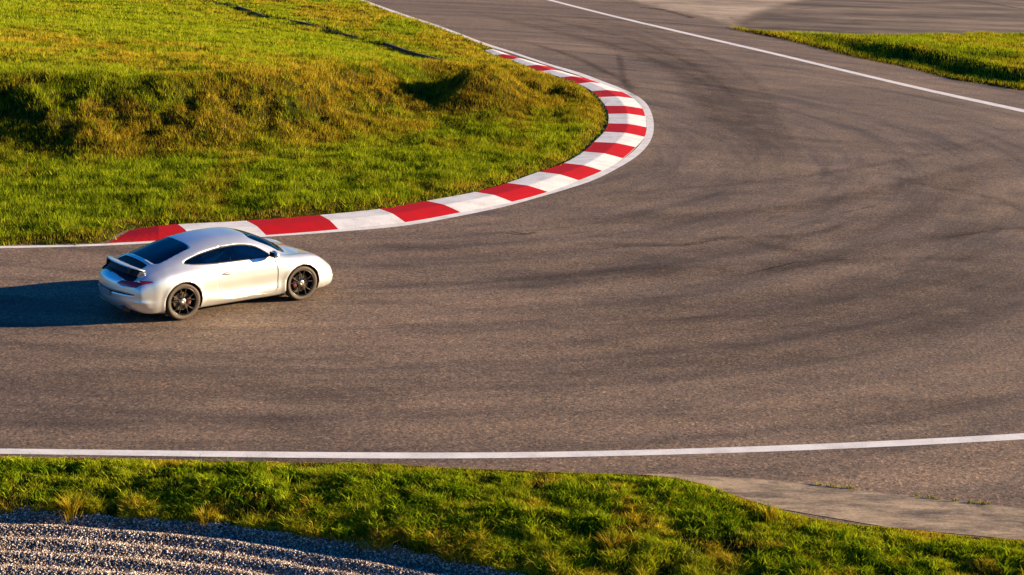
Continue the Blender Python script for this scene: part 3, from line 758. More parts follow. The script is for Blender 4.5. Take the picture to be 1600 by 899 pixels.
M['disc'] = simple('steel_disc', (.16, .12, .08), .4, .9)
M['caliper'] = simple('red_caliper', (.07, .010, .006), .4)
M['tail_dark'] = simple('grey_plate', (.22, .23, .25), .6)
M['hub'] = simple('hub_metal', (.60, .52, .40), .3, .9)
M['tail'] = simple('red_lamp_lens', (.34, .006, .014), .15, 0, 1.)
M['lamp'] = simple('clear_lamp_lens', (.5, .52, .55), .08, .4, 1.)
M['leather'] = simple('grey_leather', (.22, .20, .19), .6)
M['chrome'] = simple('exhaust_steel', (.5, .5, .5), .2, 1.)
M['dark_lamp'] = simple('black_mirror_glass', (.01, .012, .016), .05, 0, 1.)

# control points per station: U(0,zb), then P0..P9 -> (y,z)
ST = [
(-2.300, .46, [(0,.53),(.40,.53),(.62,.53),(.68,.53),(.70,.535),(.69,.54),(.64,.545),(.54,.55),(.4,.55),(.2,.55),(0,.55)]),
(-2.290, .46, [(0,.42),(.42,.42),(.68,.43),(.73,.47),(.75,.52),(.745,.56),(.70,.605),(.58,.64),(.43,.66),(.22,.67),(0,.675)]),
(-2.265, .46, [(0,.33),(.44,.33),(.71,.34),(.765,.385),(.785,.47),(.785,.56),(.755,.635),(.67,.69),(.53,.725),(.36,.74),(.18,.75)][:10] + [(0,.755)]),
(-2.200, .45, [(0,.25),(.45,.25),(.735,.265),(.80,.325),(.815,.45),(.815,.58),(.785,.675),(.70,.74),(.56,.775),(.40,.795),(0,.815)]),
(-2.10, .40, [(0,.20),(.46,.20),(.76,.215),(.82,.29),(.84,.44),(.845,.60),(.81,.715),(.72,.785),(.57,.825),(.41,.85),(0,.875)]),
(-1.95, .28, [(0,.18),(.46,.18),(.78,.19),(.845,.28),(.865,.45),(.87,.63),(.835,.755),(.73,.835),(.575,.875),(.42,.90),(0,.93)]),
(-1.70, .10, [(0,.17),(.46,.17),(.80,.18),(.865,.28),(.885,.47),(.893,.66),(.855,.80),(.73,.89),(.585,.935),(.44,.965),(0,.995)]),
(-1.45, .0, [(0,.16),(.46,.16),(.81,.17),(.875,.28),(.90,.47),(.908,.67),(.87,.825),(.735,.93),(.60,.99),(.46,1.035),(0,1.075)]),
(-1.225, .0, [(0,.16),(.46,.16),(.81,.17),(.875,.28),(.90,.47),(.912,.67),(.878,.83),(.745,.95),(.615,1.035),(.48,1.095),(0,1.14)]),
(-1.00, .0, [(0,.16),(.46,.16),(.80,.17),(.865,.28),(.89,.47),(.905,.665),(.872,.825),(.762,.945),(.62,1.09),(.485,1.155),(0,1.20)]),
(-.75, .0, [(0,.16),(.46,.16),(.795,.17),(.852,.27),(.862,.45),(.885,.66),(.862,.815),(.778,.93),(.612,1.145),(.48,1.205),(0,1.25)]),
(-.50, .0, [(0,.16),(.46,.16),(.795,.17),(.85,.25),(.842,.42),(.868,.65),(.854,.80),(.787,.915),(.603,1.175),(.475,1.238),(0,1.283)]),
(-.20, .0, [(0,.16),(.46,.16),(.795,.17),(.85,.24),(.835,.40),(.858,.64),(.848,.795),(.790,.908),(.598,1.19),(.47,1.255),(0,1.30)]),
(.10, .0, [(0,.16),(.46,.16),(.795,.17),(.85,.24),(.835,.40),(.856,.635),(.848,.79),(.790,.903),(.600,1.18),(.47,1.248),(0,1.298)]),
(.35, .0, [(0,.16),(.46,.16),(.795,.17),(.85,.245),(.84,.41),(.862,.635),(.85,.785),(.790,.90),(.615,1.13),(.49,1.205),(0,1.268)]),
(.55, .0, [(0,.16),(.46,.16),(.80,.17),(.855,.255),(.85,.43),(.868,.635),(.853,.785),(.788,.895),(.640,1.055),(.52,1.135),(0,1.215)]),
(.75, .0, [(0,.16),(.46,.16),(.80,.17),(.86,.265),(.862,.45),(.878,.64),(.857,.785),(.783,.885),(.675,.965),(.56,1.04),(0,1.135)]),
(.95, .0, [(0,.16),(.46,.16),(.805,.17),(.87,.275),(.88,.46),(.89,.645),(.86,.785),(.775,.873),(.67,.885),(.55,.93),(0,1.035)]),
(1.08, .0, [(0,.16),(.46,.16),(.805,.17),(.872,.28),(.886,.465),(.895,.645),(.862,.785),(.77,.868),(.66,.862),(.52,.868),(0,.955)]),
(1.18, .0, [(0,.16),(.46,.16),(.805,.17),(.872,.28),(.888,.465),(.897,.64),(.862,.782),(.765,.862),(.655,.852),(.50,.845),(0,.89)]),
(1.30, .0, [(0,.16),(.46,.16),(.805,.17),(.872,.28),(.888,.46),(.895,.635),(.860,.775),(.76,.853),(.65,.838),(.48,.832),(0,.862)]),
(1.50, .02, [(0,.16),(.46,.16),(.80,.17),(.865,.28),(.880,.45),(.885,.61),(.848,.745),(.75,.82),(.64,.80),(.47,.79),(0,.81)]),
(1.72, .12, [(0,.165),(.46,.165),(.79,.175),(.85,.28),(.865,.43),(.865,.57),(.828,.69),(.735,.76),(.625,.735),(.46,.722),(0,.735)]),
(1.92, .28, [(0,.17),(.45,.17),(.775,.18),(.83,.28),(.845,.41),(.84,.52),(.80,.615),(.71,.675),(.60,.655),(.44,.645),(0,.655)]),
(2.06, .38, [(0,.18),(.44,.18),(.755,.195),(.805,.28),(.815,.38),(.81,.47),(.765,.545),(.68,.59),(.57,.58),(.42,.575),(0,.585)]),
(2.15, .42, [(0,.20),(.43,.20),(.735,.215),(.775,.28),(.785,.355),(.775,.42),(.73,.475),(.64,.51),(.53,.51),(.4,.51),(0,.515)]),
(2.205, .44, [(0,.245),(.41,.245),(.70,.255),(.735,.29),(.745,.33),(.735,.37),(.68,.40),(.58,.42),(.48,.425),(.35,.43),(0,.435)]),
(2.22, .44, [(0,.31),(.38,.31),(.64,.315),(.67,.32),(.675,.33),(.665,.335),(.61,.34),(.52,.345),(.43,.345),(.32,.345),(0,.345)]),
]
NK = 11; NS = len(ST)
SX = np.array([s[0] for s in ST]); SC = np.array([s[1] for s in ST]); SP = np.array([s[2] for s in ST], float)
dd = np.hypot(np.diff(SX), np.abs(np.diff(SP, axis=0)).max((1, 2)) * .9); SU = np.r_[0, np.cumsum(dd)]
UMAX = SU[-1]; TS = 2.1
def herm(xk, Yk, x):          # non-uniform cubic hermite along axis 0, mildly limited slopes
    Yk = np.asarray(Yk, float); h_ = np.diff(xk); sh = (slice(None),) + (None,) * (Yk.ndim - 1)
    dl_ = np.diff(Yk, axis=0) / h_[sh]
    m_ = np.zeros_like(Yk); m_[1:-1] = (h_[1:][sh] * dl_[:-1] + h_[:-1][sh] * dl_[1:]) / (h_[1:] + h_[:-1])[sh]
    m_[0] = dl_[0]; m_[-1] = dl_[-1]
    lim = np.minimum(np.abs(dl_[:-1]), np.abs(dl_[1:])) * 3; m_[1:-1] = np.where(dl_[:-1] * dl_[1:] <= 0, m_[1:-1] * .0, np.clip(m_[1:-1], -lim, lim))
    i = np.clip(np.searchsorted(xk, x, side='right') - 1, 0, len(xk) - 2); t = (x - xk[i]) / h_[i]; hh = h_[i]
    t = t[(...,) + (None,) * (Yk.ndim - 1)]; hh = hh[(...,) + (None,) * (Yk.ndim - 1)]
    return (2*t**3-3*t**2+1)*Yk[i] + (t**3-2*t**2+t)*hh*m_[i] + (-2*t**3+3*t**2)*Yk[i+1] + (t**3-t**2)*hh*m_[i+1]
def catm(P, t):               # P (n,NK,2), t (n,) in 0..1 -> (n,2), uniform catmull-rom over control index, symmetric at the ends
    f = np.clip(t, 0, 1) * (NK - 1); i = np.clip(f.astype(int), 0, NK - 2); a = (f - i)[:, None]
    r = np.arange(len(t))
    first = P[:, 1] * np.array([-1, 1]); last = P[:, -2] * np.array([-1, 1])
    PP = np.concatenate([first[:, None], P, last[:, None]], 1)
    p0, p1, p2, p3 = PP[r, i], PP[r, i+1], PP[r, i+2], PP[r, i+3]
    # chord-length aware tangents
    d01 = np.linalg.norm(p1-p0, axis=1, keepdims=True) + 1e-5; d12 = np.linalg.norm(p2-p1, axis=1, keepdims=True) + 1e-5; d23 = np.linalg.norm(p3-p2, axis=1, keepdims=True) + 1e-5
    m1 = d12 * ((p2-p1)/d12 * d01 + (p1-p0)/d01 * d12) / (d01 + d12); m2 = d12 * ((p3-p2)/d23 * d12 + (p2-p1)/d12 * d23) / (d12 + d23)
    return (2*a**3-3*a**2+1)*p1 + (a**3-2*a**2+a)*m1 + (-2*a**3+3*a**2)*p2 + (a**3-a**2)*m2
def S(u, t):
    u = np.asarray(u, float); t = np.asarray(t, float)
    P = herm(SU, SP, u); X = herm(SU, SX, u); Cc = herm(SU, SC, u)
    q = catm(P, t); y = q[:, 0]; x = X + np.where(X < 0, 1, -1) * Cc * y * y
    return np.c_[x, y, q[:, 1]]
gu = np.linspace(0, UMAX, 900); gt = np.linspace(0, 1, 420)
GU, GT = np.meshgrid(gu, gt, indexing='ij'); GS = S(GU.ravel(), GT.ravel())
def T_(k): return k / (NK - 1)
def locate(tgt, tr=(0, 1), xr=(-9, 9)):   # tgt (x,y,z) with None for free; returns (u, s)
    m_ = (GT.ravel() >= tr[0] - 1e-6) & (GT.ravel() <= tr[1] + 1e-6) & (GS[:, 0] > xr[0]) & (GS[:, 0] < xr[1])
    e = np.zeros(len(GS))
    for k_, v_ in enumerate(tgt):
        if v_ is not None: e += (GS[:, k_] - v_) ** 2
    e = np.where(m_, e, 9); j = int(np.argmin(e)); u, t = GU.ravel()[j], GT.ravel()[j]
    du, dt = UMAX / 900, 1 / 420
    for _ in range(3):
        uu, tt = np.meshgrid(np.linspace(u - du, u + du, 9), np.linspace(t - dt, t + dt, 9), indexing='ij'); uu = np.clip(uu.ravel(), 0, UMAX); tt = np.clip(tt.ravel(), *tr)
        q = S(uu, tt); e = sum((q[:, k_] - v_) ** 2 for k_, v_ in enumerate(tgt) if v_ is not None); j = int(np.argmin(e)); u, t = uu[j], tt[j]; du /= 3; dt /= 3
    return (u, t * TS)
def outline(pts, tr, closed=True, n=8, ax='xz'):
    Q = spline(np.array(pts, float), n, closed=closed) if n > 1 else np.array(pts, float)
    out = []
    for a, b in Q:
        tg = (a, None, b) if ax == 'xz' else (a, b, None) if ax == 'xy' else (None, a, b)
        out.append(locate(tg, tr))
    return out
def grow(poly, d):           # offset a domain outline outwards
    P = np.array(poly); n = len(P); T = np.roll(P, -1, 0) - np.roll(P, 1, 0); T /= np.linalg.norm(T, axis=1)[:, None] + 1e-9
    area = .5 * np.sum(P[:, 0] * np.roll(P[:, 1], -1) - np.roll(P[:, 0], -1) * P[:, 1]); N = np.c_[T[:, 1], -T[:, 0]] * np.sign(area)
    return [tuple(p) for p in P + N * d]
def arch(cx, r, zc=.335):
    tin = T_(1.15) * TS; pts = []
    a0 = math.asin((zc - .175) / r)
    angs = np.linspace(math.pi + a0, -a0, 34)
    pts = [locate((cx + r * math.cos(a), None, zc + r * math.sin(a)), (T_(2), T_(6))) for a in angs]
    x0, x1 = cx - r * math.cos(a0), cx + r * math.cos(a0)
    lo = [locate((x0, None, .165), (T_(1.6), T_(2))), locate((x1, None, .165), (T_(1.6), T_(2)))]
    return [(lo[0][0], tin)] + [lo[0]] + pts + [lo[1]] + [(lo[1][0], tin)]
REG = []   # name, outline(domain)
AR = arch(-1.225, .368); AF = arch(1.225, .362)
REG.append(('arch', AR)); REG.append(('arch', AF))
win = [(.57,.918),(.30,.920),(0,.924),(-.40,.932),(-.80,.950),(-1.02,.970),(-1.115,.990),(-1.09,1.012),(-.98,1.048),(-.80,1.093),(-.55,1.135),(-.28,1.160),(0,1.160),(.20,1.135),(.36,1.085),(.50,1.00),(.575,.940)]
SW = outline(win, (T_(6.2), T_(8.3)), True, 4)
WS_ = spline(np.array([(1.02, .60), (.92, .645), (.76, .655)]), 6)
# windscreen: (x, y) outline down the side and across the roof edge
wsx = [(1.135, 0), (1.125, .20), (1.09, .40), (1.01, .56), (.93, .615), (.80, .612), (.60, .565), (.42, .515), (.33, .46), (.31, .40), (.335, .2), (.345, 0)]
wsd = outline(wsx, (T_(7.3), 1), False, 5, 'xy')
WSC = [(wsd[0][0], TS + .05)] + [(u, t) for u, t in wsd if t < TS - .004] + [(wsd[-1][0], TS + .05)]
rwx = [(-.865, 0), (-.87, .25), (-.885, .42), (-.93, .475), (-1.05, .49), (-1.30, .515), (-1.50, .53), (-1.575, .50), (-1.60, .42), (-1.61, .2), (-1.615, 0)]
rwd = outline(rwx, (T_(7.3), 1), False, 5, 'xy')
RWC = [(rwd[0][0], TS + .05)] + [(u, t) for u, t in rwd if t < TS - .004] + [(rwd[-1][0], TS + .05)]
gx = [(-1.69, 0), (-1.69, .25), (-1.685, .40), (-1.70, .43), (-1.84, .455), (-1.87, .43), (-1.885, .2), (-1.89, 0)]
gd = outline(gx, (T_(7.3), 1), False, 3, 'xy'); GRL = [(gd[0][0], TS + .05)] + [(u, t) for u, t in gd if t < TS - .004] + [(gd[-1][0], TS + .05)]
g2 = [(-1.965, 0), (-1.965, .3), (-1.955, .52), (-1.96, .59), (-2.03, .61), (-2.09, .57), (-2.15, .35), (-2.17, 0)]
gd = outline(g2, (T_(6.6), 1), False, 4, 'xy'); WRC = [(gd[0][0], TS + .05)] + [(u, t) for u, t in gd if t < TS - .004] + [(gd[-1][0], TS + .05)]
# tail lamp: (y, z) inner part then (x, z) tip
tl = [locate((None, y_, z_), (T_(3.5), T_(9)), (-9, -1.9)) for y_, z_ in ((.40, .755), (.50, .762), (.60, .762), (.70, .752))]
tl += [locate((x_, None, z_), (T_(4), T_(7.4))) for x_, z_ in ((-1.98, .775), (-1.86, .775), (-1.785, .762), (-1.86, .735), (-1.98, .705))]
tl += [locate((None, y_, z_), (T_(3.5), T_(9)), (-9, -1.9)) for y_, z_ in ((.70, .672), (.60, .668), (.50, .675), (.40, .690), (.36, .72))]
TLP = [tuple(p) for p in spline(np.array(tl), 4, True)]
hl = [locate((x_, y_, None), (T_(5.2), T_(8.6))) for x_, y_ in ((1.60, .66), (1.66, .735), (1.76, .772), (1.86, .755), (1.93, .68), (1.90, .60), (1.80, .565), (1.68, .58))]
HLP = [tuple(p) for p in spline(np.array(hl), 4, True)]
fi = [locate((None, y_, z_), (T_(1.5), T_(6)), (1.9, 9)) for y_, z_ in ((.38, .24), (.60, .25), (.70, .30), (.68, .37), (.50, .39), (.40, .36))]
FIN = [tuple(p) for p in spline(np.array(fi), 4, True)]
pl = [(u, t) for u, t in [locate((None, y_, z_), (T_(2.2), T_(9))) for y_, z_ in ((.27, .40), (.27, .58))]]
door = [(.66,.27),(.70,.55),(.67,.80),(.615,.895),(.595,.94),(.51,1.01),(.365,1.10),(.20,1.152),(0,1.177),(-.28,1.176),(-.405,1.165),(-.44,1.0),(-.45,.90),(-.52,.70),(-.52,.50),(-.44,.34),(-.30,.265),(.2,.262)]
DO = outline(door, (T_(2.3), T_(8.35)), True, 4); DI = grow(DO, -.004)
REGS = [('arch', AR, 0), ('arch', AF, 0), ('window', SW, 1), ('window_seal', grow(SW, .014), 2), ('windscreen', WSC, 1), ('rear_window', RWC, 1),
        ('engine_grille', GRL, 1), ('wing_recess', WRC, 1), ('tail_light', TLP, 1), ('headlight', HLP, 1), ('front_intake', FIN, 1), ('door', DI, 3), ('door_gap', DO, 4)]
# ---- constrained triangulation of half the shell in its own (u, t) domain
nU, nT = 150, 66
uu = np.interp(np.linspace(0, 1, nU), np.linspace(0, 1, len(gu)), gu); tt = np.linspace(0, TS, nT)
pts = [(u, t) for u in uu for t in tt]
edges = []; outs = []
allp = []
for nm, P, pr in REGS:
    Q = [tuple(p) for p in P]; dens = []
    for a, b in zip(Q, Q[1:] + Q[:1]):
        a = np.array(a); b = np.array(b); k_ = max(1, int(np.hypot(*(b - a)) / .03))
        dens += [tuple(a + (b - a) * j / k_) for j in range(k_)]
    allp.append(dens)
near = np.array([p for d_ in allp for p in d_])
pa = np.array(pts); keepm = np.ones(len(pa), bool)
for p in near: keepm &= ((pa[:, 0] - p[0]) ** 2 + (pa[:, 1] - p[1]) ** 2 > .011 ** 2) | (pa[:, 1] < 1e-6) | (pa[:, 1] > TS - 1e-6) | (pa[:, 0] < 1e-6) | (pa[:, 0] > UMAX - 1e-6)
vs_ = [Vector(p) for p in pa[keepm]]
for d_ in allp:
    b0 = len(vs_); vs_ += [Vector(p) for p in d_]; n_ = len(d_); edges += [(b0 + i, b0 + (i+1) % n_) for i in range(n_)]
vo, eo, fo_, *_r = delaunay_2d_cdt(vs_, edges, [], 0, 1e-5)
D2 = np.array([(v.x, v.y) for v in vo]); FF = np.array([tuple(f) for f in fo_]); cen = D2[FF].mean(1)
ok = (cen[:, 1] < TS) & (cen[:, 1] > 0) & (cen[:, 0] > 0) & (cen[:, 0] < UMAX); FF = FF[ok]; cen = cen[ok]
V3 = S(np.clip(D2[:, 0], 0, UMAX), np.clip(D2[:, 1] / TS, 0, 1))
# bumper ledge, sill lip and arch lips pushed out of the plain loft
cls = np.full(len(FF), '', dtype=object)
def inp(nm_idx): return inside(np.array(REGS[nm_idx][1]), cen[:, 0], cen[:, 1])
order = [12, 11, 3, 2, 4, 5, 6, 7, 8, 9, 10, 0, 1]
for i in order: cls[inp(i)] = REGS[i][0]
cls[cls == ''] = 'body'
xs_ = D2[:, 1] / TS
# flared arch lips: a smooth swelling close to the arch outline
for P, cx in ((AR, -1.225), (AF, 1.225)):
    r_ = np.hypot(V3[:, 0] - cx, V3[:, 2] - .335); side_ = V3[:, 1] > .6
    V3[:, 1] += np.where(side_, .014 * np.exp(-((r_ - .372) / .045) ** 2), 0)
# rear bumper ledge
lz = .395; rear = V3[:, 0] < -1.70
amt = .022 * np.exp(-((V3[:, 2] - lz) / .028) ** 2) * sst(-1.72, -1.95, V3[:, 0]) * sst(.0, .3, xs_)
nrm = np.stack([-np.ones(len(V3)), V3[:, 1] * .9, 0 * V3[:, 1]], 1); nrm /= np.linalg.norm(nrm, axis=1)[:, None]
V3 += nrm * amt[:, None]
V3 -= nrm * (.030 * sst(.36, .26, V3[:, 2]) * sst(-1.9, -2.1, V3[:, 0]) * sst(.2, .28, xs_))[:, None]

CAR = empty('sports_car', (CAR_POS[0], CAR_POS[1], .0045), CAR_YAW)
tag(CAR, 'white sports coupe with raised rear wing and black wheels driving along the track', 'sports car')
def sub(cl, sides=(1, -1), weld=True):
    f = FF[cl]; ids = np.unique(f); mp = {a: i for i, a in enumerate(ids)}
    v = V3[ids]; f = np.array([[mp[a] for a in q] for q in f])
    # orient outward (domain is right-handed when u forward, t upward on +y)
    a = v[f[:, 0]]; n_ = np.cross(v[f[:, 1]] - a, v[f[:, 2]] - a); c_ = v[f].mean(1) - np.array([0, 0, .55]); c_[:, 0] *= .15
    flip = (n_ * c_).sum(1) < 0; f[flip] = f[flip][:, ::-1]
    VV = []; FFF = []
    for s in sides:
        b = len(VV); VV += [(p[0], p[1] * s, p[2]) for p in v]; FFF += [tuple(b + (q if s > 0 else q[::-1])) for q in f]
    return VV, FFF
def car_part(name, cl, mat, sides=(1, -1), solid=None, off=0):
    VV, F_ = sub(cl, sides)
    o = mesh_obj(name, VV, F_, mat, CAR, True)
    bm = bmesh.new(); bm.from_mesh(o.data)
    if len(sides) == 2: bmesh.ops.remove_doubles(bm, verts=[v for v in bm.verts if abs(v.co.y) < 2e-3], dist=2e-3)
    bmesh.ops.dissolve_degenerate(bm, dist=1e-5, edges=bm.edges)
    bm.normal_update()
    if off:
        for v in bm.verts: v.co -= v.normal * off
    bm.to_mesh(o.data); bm.free(); o.data.polygons.foreach_set('use_smooth', [True] * len(o.data.polygons))
    if solid:
        o.data.materials.append(solid[1]); md = o.modifiers.new('shell', 'SOLIDIFY'); md.thickness = solid[0]; md.offset = -1; md.material_offset = 1; md.material_offset_rim = 1; md.use_rim = True
    return o
isb = cls == 'body'; gap = cls == 'door_gap'
car_part('body', isb, M['paint'], solid=(.012, M['lining']))
for s in (1, -1):
    car_part('door', cls == 'door', M['paint'], (s,), solid=None)
    car_part('window_seal', (cls == 'window_seal'), M['trim'], (s,), solid=(.012, M['lining']))
    # side glass, split at the pillar
    q = cls == 'window'; cx_ = V3[FF].mean(1)[:, 0]
    car_part('door_window', q & (cx_ > -.43), M['glass'], (s,), off=.006)
    car_part('quarter_window', q & (cx_ <= -.43), M['glass'], (s,), off=.006)
    car_part('door_gap', gap, M['trim'], (s,), off=.004)
    tl_ = car_part('tail_light', cls == 'tail_light', M['tail'], (s,))
    car_part('headlight', cls == 'headlight', M['lamp'], (s,))
    car_part('front_intake', cls == 'front_intake', M['grille'], (s,), off=.012)
car_part('windscreen', cls == 'windscreen', M['glass'], off=.004)
car_part('rear_window', cls == 'rear_window', M['rglass'], off=.004)
car_part('engine_grille', cls == 'engine_grille', M['grille'], off=.012)
car_part('wing_recess', cls == 'wing_recess', M['grille'], off=.03)

def bmo(name, bm, mat, parent, smooth=True):
    me = bpy.data.meshes.new(name); bm.to_mesh(me); bm.free(); me.materials.append(mat)
    if smooth: me.polygons.foreach_set('use_smooth', [True] * len(me.polygons))
    o = bpy.data.objects.new(name, me); COL.objects.link(o); o.parent = parent; return o
def lathe(prof, n=48, closed=False):     # profile (y, r) around the Y axis
    V = []; F = []; k_ = len(prof)
    for i in range(n):
        a = 2 * math.pi * i / n
        for y_, r_ in prof: V.append((r_ * math.cos(a), y_, r_ * math.sin(a)))
    for i in range(n):
        for j in range(k_ - (0 if closed else 1)):
            F.append((i*k_+j, i*k_+(j+1) % k_, ((i+1) % n)*k_+(j+1) % k_, ((i+1) % n)*k_+j))
    return V, F
def loft_box(sections):      # list of 4-point (or more) rings -> closed tube
    V = [p for s_ in sections for p in s_]; k_ = len(sections[0]); F = []
    for i in range(len(sections) - 1):
        for j in range(k_): F.append((i*k_+j, i*k_+(j+1) % k_, (i+1)*k_+(j+1) % k_, (i+1)*k_+j))
    F.append(tuple(range(k_))[::-1]); F.append(tuple(range((len(sections)-1)*k_, len(sections)*k_))); return V, F
def box(bm, c, s, rot=None, bev=.01):
    g = bmesh.ops.create_cube(bm, size=1); vs2 = g['verts']
    bmesh.ops.scale(bm, vec=s, verts=vs2)
    if rot: bmesh.ops.rotate(bm, cent=(0, 0, 0), matrix=rot, verts=vs2)
    bmesh.ops.translate(bm, vec=c, verts=vs2)
    if bev: bmesh.ops.bevel(bm, geom=list({e for v in vs2 for e in v.link_edges}), offset=bev, segments=2, affect='EDGES', profile=.6)
# rear wing: aerofoil plate swept gently across the tail, on two struts
secs = []
for i in range(25):
    t = -1 + 2 * i / 24; y_ = t * .61; xc = -2.00 + .12 * t * t; zc = .965 - .030 * t * t; ch = .19 * (1 - .30 * abs(t) ** 6); th = .034 * (1 - .5 * abs(t) ** 8)
    ring = [(xc + ch*.5*math.cos(a), y_, zc + th*.5*math.sin(a) + .04 * (-(math.cos(a)) * .5) ) for a in np.linspace(0, 2*math.pi, 15)[:-1]]
    secs.append(ring)
V, F = loft_box(secs); wing = mesh_obj('rear_wing', V, F, M['paint'], CAR, True)
for s in (-1, 1):
    bm = bmesh.new(); box(bm, (-2.00, s * .42, .905), (.10, .03, .13), Matrix.Rotation(.2, 3, 'Y'), .006); bmo('wing_strut', bm, M['trim'], CAR)
# the black aeration panel that shows below the raised wing
secs = []
for i in range(21):
    t = -1 + 2 * i / 20; y_ = t * .585; xc = -2.105 + .15 * t * t; zb_ = .865 - .035 * t * t; zt_ = .955 - .03 * t * t
    secs.append([(xc - .012, y_, zb_), (xc + .06, y_, zt_ ), (xc + .11, y_, zt_ - .005), (xc + .09, y_, zb_ - .01)])
V, F = loft_box(secs); mesh_obj('wing_base', V, F, M['grille'], CAR, False)

# wheels
def make_wheel(name, x_, side, width, R_=.335, steer=0.):
    w_ = empty(name, (0, 0, 0)); w_.parent = CAR
    yo = side * (.885 if x_ < 0 else .873)
    w_.location = (x_, yo, R_); w_.rotation_euler = (0, 0, steer)
    s = side       # outboard direction
    rr = .252
    tp = [(-s*.012, rr - .006), (-s*.004, rr + .012), (s*.004, rr + .040), (0, R_ - .022), (-s*.014, R_ - .006), (-s*.04, R_), (-s*width/2, R_ + .001), (-s*(width-.04), R_), (-s*(width-.012), R_ - .01), (-s*width, R_ - .035), (-s*(width-.01), rr)]
    V, F = lathe(tp, 56); ty = mesh_obj('tyre', V, F, M['tyre'], w_, True)
    rp = [(-s*.008, rr + .004), (-s*.004, rr - .004), (-s*.016, rr - .014), (-s*.05, rr - .022), (-s*(width-.02), rr - .03)]
    V, F = lathe(rp, 56); mesh_obj('rim', V, F, M['rim'], w_, True)
    bm = bmesh.new()
    for k_ in range(5):                       # five pairs of slim spokes
        for q_ in (-1, 1):
            a = 2 * math.pi * k_ / 5 + .3 + q_ * .17; a2 = 2 * math.pi * k_ / 5 + .3 + q_ * .25
            for r0, r1, aa, ab in ((.045, .15, a - q_ * .05, a), (.145, rr - .004, a, a2)):
                p = np.array([r0 * math.cos(aa), r0 * math.sin(aa)]); q2 = np.array([r1 * math.cos(ab), r1 * math.sin(ab)])
                dv = q2 - p; Ln = np.hypot(*dv); ca_ = math.atan2(dv[1], dv[0]); mid = (p + q2) / 2
                y0 = -s * (.040 if r0 < .1 else .026)
                box(bm, (mid[0], y0, mid[1]), (Ln + .01, .018, .017), Matrix.Rotation(-ca_, 3, 'Y'), .004)
    bmo('spokes', bm, M['rim'], w_, False)
    hp = [(-s*.035, .0001), (-s*.022, .012), (-s*.022, .03), (-s*.030, .055), (-s*.05, .065), (-s*.09, .07)]
    V, F = lathe(hp, 24); mesh_obj('hub_cap', V, F, M['hub'], w_, True)
    dp = [(-s*.075, .07), (-s*.075, .165), (-s*.105, .165), (-s*.105, .07)]
    V, F = lathe(dp, 40, True); mesh_obj('brake_disc', V, F, M['disc'], w_, False)
    bm = bmesh.new()
    sg = -1 if x_ > 0 else 1
    for k_ in range(5):
        a = (math.pi if x_ > 0 else 0) + (k_ - 2) * .20
        box(bm, (.135 * math.cos(a), -s * .085, .135 * math.sin(a)), (.07, .07, .04), Matrix.Rotation(-a, 3, 'Y'), .008)
    bmo('brake_caliper', bm, M['caliper'], w_, True)
    return w_
make_wheel('wheel', -1.225, -1, .295); make_wheel('wheel', -1.225, 1, .295)
make_wheel('wheel', 1.225, -1, .245, .328, -.03); make_wheel('wheel', 1.225, 1, .245, .328, -.03)
# wheel housings
for cx_, r_ in ((-1.225, .372), (1.225, .366)):
    for s in (-1, 1):
        V = []; F = []; n_ = 28; prof = [(.862, r_), (.60, r_ + .01), (.56, r_ - .02), (.56, .02)]
        for i in range(n_ + 1):
            a = math.radians(-24) + math.radians(228) * i / n_
            for y_, q in prof: V.append((cx_ + q * math.cos(a), s * y_, .335 + q * math.sin(a)))
        for i in range(n_):
            for j in range(3): F.append((i*4+j, i*4+j+1, (i+1)*4+j+1, (i+1)*4+j))
        mesh_obj('wheel_housing', V, F, M['lining'], CAR, True)
# mirrors
for s in (-1, 1):
    mm_ = bmesh.new()
    bmesh.ops.create_uvsphere(mm_, u_segments=20, v_segments=12, radius=1)
    for v in mm_.verts:
        x_, y_, z_ = v.co
        v.co = Vector(((x_ * .075 if x_ > 0 else x_ * .045) + .605, s * (.925 + y_ * .115), .972 + z_ * (.068 - .012 * y_)))
    mo = bmo('wing_mirror', mm_, M['paint'], CAR)
    bm = bmesh.new(); box(bm, (.553, s * .925, .973), (.012, .18, .095), None, .005); bmo('mirror_glass', bm, M['dark_lamp'], mo)
    bm = bmesh.new(); box(bm, (.60, s * .81, .935), (.07, .10, .03), Matrix.Rotation(s * .3, 3, 'X'), .008); bmo('mirror_stalk', bm, M['trim'], mo)
    # door handle
    p = S(*[np.array([q]) for q in (lambda a: (a[0], a[1] / TS))(locate((-.33, None, .735), (T_(4), T_(7))))])[0]
    bm = bmesh.new(); box(bm, (-.33, s * (p[1] + .018), .735), (.17, .022, .028), None, .009); bmo('door_handle', bm, M['paint'], CAR)
    bm = bmesh.new(); box(bm, (-.33, s * (p[1] + .002), .730), (.12, .012, .05), None, .004); bmo('handle_recess', bm, M['trim'], CAR)
    # exhaust tips
    V, F = lathe([(0, .036), (0, .042), (.16, .042), (.16, .036)], 20, True)
    V = [(-2.00 + (.0 - y_), s * .48 + x_, .265 + z_ * .8) for x_, y_, z_ in [(a, b - .06, c_) for a, b, c_ in V]]
    mesh_obj('exhaust_tip', V, F, M['chrome'], CAR, True)
# pillar strip over the side glass
# plate recess and lower valance
bm = bmesh.new(); box(bm, (-2.306, 0, .50), (.012, .40, .10), None, .004); bmo('number_plate', bm, M['tail_dark'], CAR)
bm = bmesh.new(); box(bm, (-2.12, 0, .235), (.16, .95, .10), Matrix.Rotation(.5, 3, 'Y'), .02); bmo('rear_diffuser', bm, M['trim'], CAR)
bm = bmesh.new(); box(bm, (0, 0, .150), (3.3, 1.30, .02), None, .004); bmo('underbody', bm, M['trim'], CAR)
